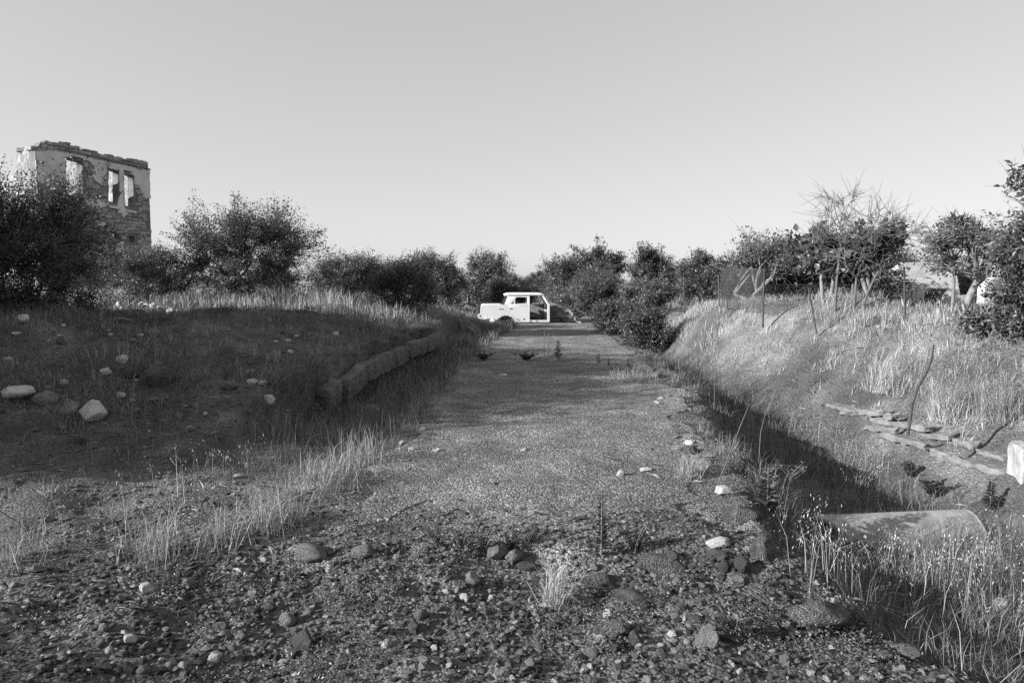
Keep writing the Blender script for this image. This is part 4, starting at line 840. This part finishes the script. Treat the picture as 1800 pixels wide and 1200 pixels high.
weed('dry_stalk', 'thin bare stalk left of the spire shaped weed', 957, 628, 578, 'spire', 2, .2, n=12, Lf=.1, stemtone='palebark')
weed('dry_stalk', 'slightly shorter thin stalk next to the spire shaped weed', 964, 630, 584, 'spire', 3, .2, n=12, Lf=.1, stemtone='palebark')
for i, (px, a, b_, lab) in enumerate([(1052, 643, 619, 'leftmost small dark bushy weed on the right of the road'), (1070, 645, 628, 'second small dark weed on the right of the road'), (1081, 658, 633, 'third dark weed, nearest, on the right of the road'), (1105, 646, 626, 'fourth dark weed right of the nearest one'), (1110, 652, 630, 'rightmost small dark weed before the ditch')]):
    weed('bushy_weed', lab, px, a, b_, 'spire', 10 + i, .07, n=80, Lf=.22, leafn=.2, group='dark weeds on the road')
weed('low_weed_patch', 'low dark weed patch in the middle of the road', 925, 634, 618, 'bush', 20, .045, n=520, spread=1.9, Lf=.3, leafn=.35)
weed('low_weed_patch', 'low dark weed at the left road margin by the shade line', 850, 634, 618, 'bush', 21, .045, n=520, spread=2.2, Lf=.3, leafn=.35)
weed('leafy_weed', 'tall narrow leaved green plant at the lip of the right ditch', 1348, 908, 812, 'leafy', 22, .10, n=150, Lf=.34, leafn=.14)
weed('umbel_stalk', 'branched dry stalk with small seed heads by the right ditch', 1372, 955, 826, 'umbel', 23, .3, lean=.06, stemtone='deadwood', n=10)
weed('feathery_weed', 'wispy dark upright weed on the right of the road', 1057, 985, 862, 'spire', 24, .055, n=240, Lf=.13, leafn=.12)
weed('feathery_weed', 'wispy dark spreading weed right of the upright one', 1115, 972, 912, 'bush', 25, .05, n=420, spread=.7, Lf=.14, leafn=.14)
for i, (px, a, b_) in enumerate([(770, 968, 915), (812, 972, 925), (850, 968, 915), (900, 970, 920), (935, 962, 925)]):
    weed('feathery_weed', ['wispy weed at the left end of the row along the road end', 'second wispy weed of the row along the road end', 'middle wispy weed of the row along the road end', 'fourth wispy weed of the row along the road end', 'wispy weed at the right end of the row along the road end'][i], px, a, b_, 'bush', 30 + i, .07, n=260, spread=.7, Lf=.16, leafn=.12, group='wispy weeds along the road end')
weed('broadleaf_weed', 'sprawling pale weed with broad leaves in the near gravel', 1290, 1120, 1040, 'bush', 40, .15, n=220, spread=1.0, Lf=.2, leafn=.6, stemtone='palebark')
weed('broadleaf_weed', 'small broad leaved weed right of the sprawling pale one', 1400, 1135, 1090, 'bush', 41, .16, n=90, spread=1.0, Lf=.28, leafn=.7)
weed('pale_weed', 'pale dry sprig standing left of the round white pebble', 512, 1025, 960, 'bush', 42, .3, n=150, spread=.4, Lf=.16, leafn=.14, stemtone='deadwood')
weed('bushy_weed', 'dark leafy weed on the bank behind the broken pipe', 1640, 880, 840, 'bush', 43, .05, n=240, spread=.6, Lf=.3, leafn=.3)
weed('bushy_weed', 'green leafy weed on the bank right of the pipe', 1740, 905, 850, 'leafy', 44, .08, n=200, Lf=.3, leafn=.25)
weed('bushy_weed', 'leafy weed between the cracked slabs and the ditch', 1600, 845, 815, 'bush', 45, .06, n=200, spread=.7, Lf=.3, leafn=.3)
weed('dry_sprig', 'pale bent sprig at the lower right corner', 1795, 1160, 1120, 'bush', 46, .3, n=40, spread=.5, Lf=.25, leafn=.3, stemtone='deadwood')
for i, (px, a, b_, lab) in enumerate([(272, 655, 560, 'tall dry stalk in the middle of the left mound'), (118, 660, 600, 'dry stalk left of the pyramid shaped stone'), (435, 610, 545, 'dry stalk on the crest of the mound'), (560, 640, 575, 'dry stalk at the right end of the mound'), (345, 745, 680, 'dry stalk on the near slope of the mound'), (232, 735, 655, 'dry stalk right of the rough pale boulder')]):
    weed('dry_stalk', lab, px, a, b_, 'spire', 60 + i, .28, n=26, Lf=.12, leafn=.2, stemtone='palebark', lean=.06)
# long single stems
def stem(label, pts, Y, name='dry_straw', r0=.0045):
    Q_ = [at(x, y, Y) for x, y in pts]; g0 = Q_[0].copy(); g0[2] = min(g0[2], hs(g0[0], Y)) - .02; Q_[0] = g0; b = g0.copy()
    o = obj(name, tube_mesh(name, [q_ - b for q_ in Q_], np.linspace(r0, r0 * .5, len(Q_)), M['deadwood'], 5), None, b); return tag(o, label, 'stem')
stem('long pale dry stem leaning out from the road edge over the ditch', [(1243, 897), (1262, 850), (1285, 790), (1305, 740), (1318, 708)], 5.3)
stem('pale stem slanting up from the crumbling road edge', [(1282, 995), (1288, 950), (1294, 905), (1301, 862)], 4.4)
stem('curved pale stem rising above the shaded ditch', [(1333, 800), (1337, 760), (1346, 725), (1362, 690)], 6.5)
stem('upright straight stem in the far ditch grass', [(1256, 705), (1256, 660), (1257, 615)], 9.5)
stem('thin stem beside the road edge clods', [(1241, 830), (1243, 780), (1242, 720)], 6.4, r0=.003)
stem('long straw arching over the lower left gravel', [(155, 995), (110, 975), (60, 935), (0, 898)], 4.1)
stem('dry straw lying across the left grass patch', [(300, 880), (355, 905), (400, 935)], 4.6, r0=.003)
stem('straw standing up from the tuft at left', [(268, 985), (255, 930), (236, 838)], 4.4, r0=.003)
stem('oat straw leaning right above the left tuft', [(330, 960), (352, 905), (375, 860), (410, 815)], 4.7, r0=.003)
stem('short upright straw at the end of the road', [(853, 950), (855, 912)], 4.55, r0=.004)

# ------------------------------------------------------------------ grass
TRI = 0
def blades(name, label, P, H, W, tone, seed, lean=.5, cat='grass', parent=None, loc=None, kind='stuff', dirb=None, stiff=1.0):
    R = rng(seed); n = len(P); a = R.random(n) * 2 * math.pi; D = np.stack([np.cos(a), np.sin(a), np.zeros(n)], 1)
    if dirb is not None: D = D * .8 + np.array([dirb[0], dirb[1], 0])
    ln = (lean * R.uniform(.15, 1.3, n))[:, None]; H = np.asarray(H)[:, None]; b = R.random(n) * 2 * math.pi; Sd = np.stack([np.cos(b), np.sin(b), np.zeros(n)], 1); W = (np.asarray(W) * np.ones(n))[:, None] / 2
    up = np.array([0, 0, 1.]); m = P + up * H * (.58 - .12 * ln * stiff) + D * ln * H * .25; t = P + up * H * np.clip(1 - .42 * ln * stiff, .12, 1) + D * ln * H * .8
    V = np.stack([P - Sd * W - up * .02, P + Sd * W - up * .02, m - Sd * W * .8, m + Sd * W * .8, t], 1).reshape(-1, 3)
    i0 = np.arange(n)[:, None] * 5; F = np.concatenate([i0 + np.array([[0, 1, 3]]), i0 + np.array([[0, 3, 2]]), i0 + np.array([[2, 3, 4]])])
    me = mesh_np(name, V, F, M['grass'], np.repeat(np.asarray(tone) * R.uniform(.7, 1.3, n), 5))
    if kind is None: return me, t
    o = obj(name, me); tag(o, label, cat, kind=kind); return o, t
def scatter_pts(seed, x0, x1, y0, y1, n, prob):
    R = rng(seed); x = R.uniform(x0, x1, n); y = R.uniform(y0, y1, n); k = R.random(n) < prob(x, y); x, y = x[k], y[k]
    return np.stack([x, y, h(x, y)], 1), R
def patch(x, y, s, seed, lo, hi): return sstep(fbm(x * s, y * s, seed), lo, hi)
def tussocks(name, label, seed, box, ncen, per, prob, hgt, rad, tones, width, lean=.8, dirb=(.12, .05)):
    """grass growing in clumps: blades fan out from each clump centre"""
    C, R = scatter_pts(seed, *box, ncen, prob); m = len(C); k = np.repeat(np.arange(m), per); n = len(k)
    hc = (hgt[0] + (hgt[1] - hgt[0]) * R.random(m) ** 1.3)[k]; rc = (rad * R.uniform(.5, 1.6, m))[k]
    a = R.random(n) * 6.283; rr = np.sqrt(R.random(n)); off = np.stack([np.cos(a) * rr * rc, np.sin(a) * rr * rc], 1); x = C[k, 0] + off[:, 0]; y = C[k, 1] + off[:, 1]
    P = np.stack([x, y, h(x, y)], 1); H = hc * R.uniform(.45, 1.15, n); D = np.stack([np.cos(a) * rr, np.sin(a) * rr, np.zeros(n)], 1) * .9 + R.normal(size=(n, 3)) * np.array([.45, .45, 0]) + np.array([dirb[0], dirb[1], 0])
    tn = np.where(R.random(m) < tones[2], tones[0], tones[1])[k] * (.75 + .5 * R.random(m))[k] * R.uniform(.7, 1.3, n); ln = (lean * R.uniform(.2, 1.3, n))[:, None]; H = H[:, None]
    b = R.random(n) * 6.283; Sd = np.stack([np.cos(b), np.sin(b), np.zeros(n)], 1); W = ((width[0] + width[1] * y) * R.uniform(.6, 1.3, n))[:, None] / 2; up = np.array([0, 0, 1.])
    mid = P + up * H * (.58 - .1 * ln) + D * ln * H * .28; t = P + up * H * np.clip(1 - .4 * ln, .15, 1) + D * ln * H * .85
    V = np.stack([P - Sd * W - up * .02, P + Sd * W - up * .02, mid - Sd * W * .8, mid + Sd * W * .8, t], 1).reshape(-1, 3)
    i0 = np.arange(n)[:, None] * 5; F = np.concatenate([i0 + np.array([[0, 1, 3]]), i0 + np.array([[0, 3, 2]]), i0 + np.array([[2, 3, 4]])])
    return tag(obj(name, mesh_np(name, V, F, M['grass'], np.repeat(tn, 5))), label, 'grass', kind='stuff')
# dry grass of the right bank
def pr(x, y):
    t = (x - XF(y)) / WB(y); return sstep(t, .2, .6) * (.3 + .7 * patch(x, y, .8, 301, -.25, .2)) * (.05 + .95 * sstep(y + .5 * fbm(x * 1.0, y * 1.0, 330), 7.0, 9.8))
tussocks('dry_bank_grass', 'tall pale dry grass covering the right bank', 1, (3.3, 15, 4.5, 21), 11000, 17, pr, (.08, .33), .09, (.39, .2, .8), (.0022, .00042), 1.0)
# right ditch weeds and grass
def pr(x, y): return sstep(x - XR(y), .12, .4) * (1 - sstep(x - XF(y), -.1, .7)) * (.3 + .7 * patch(x, y, 1.2, 304, -.2, .2))
P, R = scatter_pts(2, 1.6, 6.5, 2.5, 17, 60000, pr)
blades('ditch_grass', 'tangled dark grass filling the right ditch', P, .12 + .30 * R.random(len(P)), .002 + .0004 * P[:, 1], np.where(R.random(len(P)) < .35, .26, .10), 2, 1.0)
tussocks('ditch_edge_weeds', 'ragged weeds spilling over the right edge of the road into the ditch', 35, (1.3, 5.0, 4.2, 17), 2600, 22, lambda x, y: ((x > XR(y) - .15) & (x < XR(y) + .55)) * (.15 + .85 * patch(x, y, 1.1, 322, -.05, .2)) * .8, (.08, .30), .08, (.28, .11, .45), (.002, .0003), 1.2, (.3, 0))
P, R = scatter_pts(36, 1.9, 5.6, 2.5, 6.4, 26000, lambda x, y: sstep(x - XR(y), .1, .35) * (1 - sstep(x - XF(y), .2, .8)) * (.3 + .7 * patch(x, y, 1.6, 323, -.15, .15)))
blades('ditch_grass', 'tall tangled grass standing in the near end of the right ditch', P, .14 + .34 * R.random(len(P)) ** 1.3, .0032, np.where(R.random(len(P)) < .4, .32, .12), 36, 1.1)
# left mound
def pr(x, y): return sstep(XK(y) - x, .15, .6) * sstep(y, 4.5, 6) * (.10 + .9 * patch(x, y, .9, 305, .0, .35))
P, R = scatter_pts(3, -15, -2, 4.8, 20, 85000, pr)
blades('mound_grass', 'short sparse grass on the shaded left mound', P, .05 + .20 * R.random(len(P)) ** 1.5, .003 + .0004 * P[:, 1], np.where(R.random(len(P)) < .3, .26, .10), 3, .9)
tussocks('mound_tussocks', 'low dry tussocks dotted over the shaded left mound', 33, (-12, -2.8, 5, 16), 2800, 17, lambda x, y: sstep(XK(y) - x, .1, .5) * patch(x, y, .8, 320, -.2, .3), (.08, .28), .10, (.32, .14, .5), (.002, .0003), 1.2)
tussocks('overhanging_grass', 'grass drooping over the old kerb blocks', 34, (-3.4, -1.6, 8.6, 20), 2600, 24, lambda x, y: ((x > XK(y) - .5) & (x < XK(y) - .12)) * (.3 + .7 * patch(x, y, 1.3, 321, -.2, .2)), (.12, .30), .08, (.24, .12, .5), (.002, .0003), 1.6, (.9, -.1))
# left ditch and kerb overhang
def pr(x, y): return sstep(x - XK(y), -.5, .1) * (1 - sstep(x - XL(y), -.05, .25)) * sstep(y, 6.2, 8) * (.4 + .6 * patch(x, y, 1.0, 306, -.25, .2))
P, R = scatter_pts(4, -3.2, .8, 6, 27, 42000, pr)
blades('ditch_grass', 'tall grass in the shaded ditch along the left kerb', P, .15 + .32 * R.random(len(P)), .002 + .0004 * P[:, 1], np.where(R.random(len(P)) < .4, .26, .11), 4, .9)
# sunlit strip below the left trees
def pr(x, y): return sstep(XK(y) - x, .3, 1.2) * sstep(y, 15.2, 17.0) * (1 - ((x > -9.9) & (x < -7.2) & (y < 17.2))) * (.25 + .75 * patch(x, y, .7, 307, -.25, .2))
P, R = scatter_pts(5, -20, -1.2, 15, 28, 50000, pr)
blades('dry_strip_grass', 'pale dry grass strip in the sun below the left trees', P, .18 + .36 * R.random(len(P)), .004 + .0005 * P[:, 1], np.where(R.random(len(P)) < .7, .40, .16), 5, .6)
# verge left of the road, near
def pr(x, y): return (1 - sstep(x - XL(y), -.05, .3)) * (.06 + .94 * patch(x, y, 1.3, 308, .0, .28)) * sstep(y, 3.3, 4.2)
P, R = scatter_pts(6, -7, -.9, 3.2, 8.6, 46000, pr)
blades('verge_grass', 'dry scrubby grass on the left verge of the road', P, .05 + .16 * R.random(len(P)) ** 1.6, .0018 + .0003 * P[:, 1], np.where(R.random(len(P)) < .4, .28, .13), 6, 1.2)
# far scrub
def pr(x, y): return np.where((x > XL(y) - .2) & (x < XR(y) + .3) & (y < 31), 0, .4 + .6 * patch(x, y, .4, 309, -.2, .2))
P, R = scatter_pts(7, -34, 34, 22, 60, 36000, pr)
blades('far_scrub_grass', 'dry scrub grass around the car and the far trees', P, .2 + .45 * R.random(len(P)), .018, np.where(R.random(len(P)) < .6, .30, .10), 7, .6)
# individual tufts
def tuft(label, px, py, n, Hpx, seed, tone=.38, lean=.9, rad=.05):
    b = hit(px, py); R = rng(seed); p = R.normal(size=(n, 3)) * rad * np.array([1, 1, 0]); H = Hpx * b[1] / FPX * R.uniform(.45, 1.1, n)
    me, _ = blades('tuft', None, p, H, .003 + .0003 * b[1], np.full(n, tone), seed, lean, kind=None)
    tag(obj('grass_tuft', me, None, b), label, 'grass tuft', 'dry grass tufts')
for i, a in enumerate([('pale dry tuft beside the clods at the road end', 975, 1068, 130, 95, 51, .42, 1.3, .03), ('dry tuft spreading over the left gravel edge', 275, 985, 160, 130, 52, .34, .9, .09), ('bright dry tuft on the left road margin', 480, 930, 260, 100, 53, .34, 1.1, .10), ('dry tuft above the bright margin tuft', 575, 850, 220, 75, 54, .3, 1.1, .14),
        ('dry tuft near the far left verge', 640, 815, 200, 80, 55, .3, .8, .12), ('tuft at the left edge of the view', 25, 985, 140, 110, 56, .3, 1.1, .1), ('tuft drooping over the ditch lip at right', 1215, 840, 90, 60, 57, .34, 1.0, .05), ('tuft in the middle of the left verge', 395, 955, 150, 100, 58, .3, .9, .1),
        ('pale tuft below the bent iron stake', 1660, 740, 200, 100, 59, .42, 1.0, .1), ('pale tuft overhanging the cracked slabs', 1560, 690, 240, 90, 60, .42, 1.1, .16), ('tuft on the bank at far right', 1760, 740, 200, 110, 61, .34, 1.0, .14), ('tuft at the sunny right edge of the road', 1110, 668, 150, 26, 62, .36, .8, .2),
        ('tuft at the left road edge near the kerb end', 820, 612, 180, 40, 63, .34, .7, .25)]): tuft(*a)
# wild oats: straight stalks with hanging spikelets
def oats(name, label, P, H, seed, tone=.36, lean=.35, spk=9):
    R = rng(seed); n = len(P); o, tips = blades(name, None, P, H, .0032, np.full(n, tone), seed, lean)
    k = np.repeat(np.arange(n), spk); m = len(k); u = R.random((m, 1)) * .32; base = tips[k] * (1 - u) + P[k] * u + R.normal(size=(m, 3)) * np.array([.03, .03, .008])
    d = np.stack([R.normal(size=m) * .5, R.normal(size=m) * .5, -np.ones(m) * .9], 1); V, F, t = leaf_cloud(base, d, R.uniform(.014, .028, m), .22, R, .5)
    me = o.data; off = len(me.vertices); vv = np.empty(off * 3, np.float32); me.vertices.foreach_get('co', vv); t0 = np.empty(off, np.float32); me.attributes['tone'].data.foreach_get('value', t0); f0 = np.empty(len(me.loops), np.int32); me.loops.foreach_get('vertex_index', f0)
    o.data = mesh_np(name, np.concatenate([vv.reshape(-1, 3), V]), np.concatenate([f0.reshape(-1, 3), F + off]), M['grass'], np.concatenate([t0, t])); tag(o, label, 'grass', kind='stuff')
def spots(seed, lst, per, sd):
    R = rng(seed); out = []
    for px, py in lst:
        b = hit(px, py)
        for _ in range(per): out.append(b + np.array([R.normal() * sd, R.normal() * sd, 0]))
    out = np.array(out); out[:, 2] = h(out[:, 0], out[:, 1]); return out, R
P, R = spots(8, [(1470, 1040), (1480, 1050), (1500, 1045), (1455, 1030), (1540, 1040), (1600, 1060), (1680, 1060), (1740, 1080), (1640, 1100), (1780, 1050), (1790, 990), (1420, 930), (1500, 905), (1540, 880), (1700, 1020), (1765, 1120), (1560, 1090)], 7, .12)
oats('wild_oats', 'wild oat stalks with bright hanging seeds in the right ditch', P, .28 + .34 * R.random(len(P)), 8)
P, R = spots(9, [(420, 850), (560, 720), (600, 700), (640, 700), (700, 660), (720, 650), (760, 640), (800, 615), (480, 730), (300, 880), (250, 960), (540, 760)], 7, .16)
oats('wild_oats', 'wild oat stalks with pale seeds along the left ditch', P, .22 + .3 * R.random(len(P)), 9, tone=.36)
# creeping small leaved weeds over the near gravel
P, R = scatter_pts(10, -2.4, 2.2, 2.4, 4.1, 60000, lambda x, y: patch(x, y, 2.4, 310, -.1, .3) * (1 - sstep(y, 3.6, 4.1)))
d = R.normal(size=(len(P), 3)) * np.array([1, 1, .5]) + np.array([0, 0, .5]); V, F, t = leaf_cloud(P + np.array([0, 0, 1.]) * (R.random((len(P), 1)) * .05), d, R.uniform(.008, .022, len(P)), .45, R, .15)
tag(obj('creeping_weeds', mesh_np('creeping_weeds', V, F, M['leaf'], t)), 'small leaved weeds creeping over the near gravel', 'weeds', kind='stuff')
C, R = scatter_pts(40, -3.4, 3.0, 2.4, 8.5, 1500, lambda x, y: np.where((x > XL(y) + .15) & (x < XR(y) - .45) & (y > 4.4), .03, .55) * (.15 + .85 * patch(x, y, 1.3, 340, -.1, .2)) * (1 - sstep(x - XR(y), .3, .6)))
k = np.repeat(np.arange(len(C)), 40); n = len(k); rr = R.uniform(.03, .09, len(C))[k][:, None]; p = C[k] + np.stack([R.normal(size=n) * .6, R.normal(size=n) * .6, np.abs(R.normal(size=n)) * .55], 1) * rr
d = R.normal(size=(n, 3)) * np.array([1, 1, .6]) + np.array([0, 0, .7]); V, F, t = leaf_cloud(p, d, R.uniform(.010, .030, n), .35, R, .14)
tag(obj('scrub_weeds', mesh_np('scrub_weeds', V, F, M['leaf'], t * np.repeat((R.uniform(.5, 1.7, len(C)))[k], 4))), 'low scrubby weeds dotted over the gravel and road margins', 'weeds', kind='stuff')
# straw litter
P, R = scatter_pts(11, -9, 7, 2.5, 13, 26000, lambda x, y: np.where((x > XL(y) + .1) & (x < XR(y) - .3), .03, .6) * (.2 + .8 * patch(x, y, 1.1, 311, -.1, .25)))
P[:, 2] += .012; d = np.stack([R.normal(size=len(P)), R.normal(size=len(P)), R.normal(size=len(P)) * .15 + .05], 1); V, F, t = leaf_cloud(P, d, R.uniform(.04, .16, len(P)), .035, R, .3)
tag(obj('straw_litter', mesh_np('straw', V, F, M['grass'], t)), 'dry straw litter scattered over the earth', 'straw', kind='stuff')

# ------------------------------------------------------------------ gravel (instanced pebbles)
GCOL = bpy.data.collections.new('pebble_shapes')
for i in range(10):
    o = bpy.data.objects.new('pebble_shape', bm_mesh('pebble', stone_proto(500 + i, 'smooth' if i < 4 else 'gravel') if i >= 4 else stone_proto(500 + i, 'gravel'), M['gravel'], smooth=i < 3)); GCOL.objects.link(o)
def gravel(name, label, P, size, tone, seed):
    R = rng(seed); n = len(P); me = bpy.data.meshes.new(name); me.vertices.add(n); me.vertices.foreach_set('co', P.astype(np.float32).ravel())
    def at_(nm, ty, v, key='value'):
        a = me.attributes.new(nm, ty, 'POINT'); a.data.foreach_set(key, np.ascontiguousarray(v).ravel())
    at_('rot', 'FLOAT_VECTOR', np.stack([R.normal(size=n) * .25, R.normal(size=n) * .25, R.random(n) * 6.28], 1).astype(np.float32), 'vector')
    at_('scl', 'FLOAT_VECTOR', (size[:, None] * np.stack([R.uniform(.9, 1.3, n), R.uniform(.7, 1.0, n), R.uniform(.35, .65, n)], 1)).astype(np.float32), 'vector')
    at_('idx', 'INT', R.integers(0, 10, n).astype(np.int32)); at_('tone', 'FLOAT', tone.astype(np.float32))
    o = obj(name, me); tag(o, label, 'gravel', kind='stuff')
    ng = bpy.data.node_groups.new(name, 'GeometryNodeTree'); ng.interface.new_socket('Geometry', in_out='INPUT', socket_type='NodeSocketGeometry'); ng.interface.new_socket('Geometry', in_out='OUTPUT', socket_type='NodeSocketGeometry')
    N = ng.nodes.new; gi, go, ip, ci = N('NodeGroupInput'), N('NodeGroupOutput'), N('GeometryNodeInstanceOnPoints'), N('GeometryNodeCollectionInfo')
    ci.inputs['Collection'].default_value = GCOL; ci.inputs['Separate Children'].default_value = True; ci.inputs['Reset Children'].default_value = True; ip.inputs['Pick Instance'].default_value = True
    L = ng.links.new; L(gi.outputs[0], ip.inputs['Points']); L(ci.outputs[0], ip.inputs['Instance'])
    for nm, ty, sock in (('rot', 'FLOAT_VECTOR', 'Rotation'), ('scl', 'FLOAT_VECTOR', 'Scale'), ('idx', 'INT', 'Instance Index')):
        na = N('GeometryNodeInputNamedAttribute'); na.data_type = ty; na.inputs[0].default_value = nm; L(na.outputs[0], ip.inputs[sock])
    L(ip.outputs[0], go.inputs[0]); mo = o.modifiers.new('scatter', 'NODES'); mo.node_group = ng
def tones(R, n, lo=.07, hi=.24, pale=.06):
    t = lo + (hi - lo) * R.random(n) ** 1.4; k = R.random(n); return np.where(k < pale, .55, np.where(k < pale * 2, .4, t))
P, R = scatter_pts(20, -3.2, 3.2, 2.3, 5.2, 48000, lambda x, y: (1 - sstep(y + .3 * vnoise(x * 1.7, x * 0 + .3, 61), 3.7, 5.3)) * sstep(x, -3.2, -1.6) * (1 - sstep(x - XR(y), .0, .5)))
sz_ = .005 + .052 * R.random(len(P)) ** 4; P[:, 2] += sz_ * .1; gravel('near_gravel', 'loose dark gravel and pebbles in front of the broken road end', P, sz_, tones(R, len(P), .04, .30, .09), 20)
P, R = scatter_pts(21, -1.8, 2.8, 4.0, 9.5, 75000, lambda x, y: sstep(x - XL(y), 0, .3) * (1 - sstep(x - XR(y), -.1, .25)) * (.3 + .7 * np.maximum(patch(x, y, 1.2, 312, -.1, .2), sstep(x - XR(y), -.9, -.3))) * (1 - .75 * sstep(y, 5, 9.5)))
sz_ = .005 + .020 * R.random(len(P)) ** 4.5 * (1 + .06 * P[:, 1]); P[:, 2] += .004; gravel('road_gravel', 'fine gravel scattered over the near half of the road', P, sz_, tones(R, len(P), .08, .36, .14), 21)
P, R = scatter_pts(22, -1.6, 4, 8, 29, 26000, lambda x, y: sstep(x - XL(y), 0, .3) * (1 - sstep(x - XR(y), -.2, .1)) * (.25 + .75 * patch(x, y, .8, 313, -.1, .2)))
sz_ = .010 + .035 * R.random(len(P)) ** 5; P[:, 2] += .005; gravel('road_gravel', 'coarser loose stones over the far half of the road', P, sz_, tones(R, len(P), .12, .34, .18), 22)
P, R = scatter_pts(23, -13, -1.5, 3.3, 17, 52000, lambda x, y: (.1 + .9 * patch(x, y, .8, 314, -.05, .25)) * np.where((x > XK(y)) & (y > 7), .1, 1))
sz_ = .009 + .065 * R.random(len(P)) ** 4; gravel('mound_gravel', 'small stones strewn over the left mound', P, sz_, tones(R, len(P), .08, .34, .12), 23)
P, R = scatter_pts(24, 1.6, 7, 3, 11, 14000, lambda x, y: (.15 + .85 * patch(x, y, 1.0, 315, -.05, .25)))
sz_ = .006 + .03 * R.random(len(P)) ** 5; gravel('bank_gravel', 'pebbles in the ditch and on the slabs of the right bank', P, sz_, tones(R, len(P), .10, .28, .07), 24)
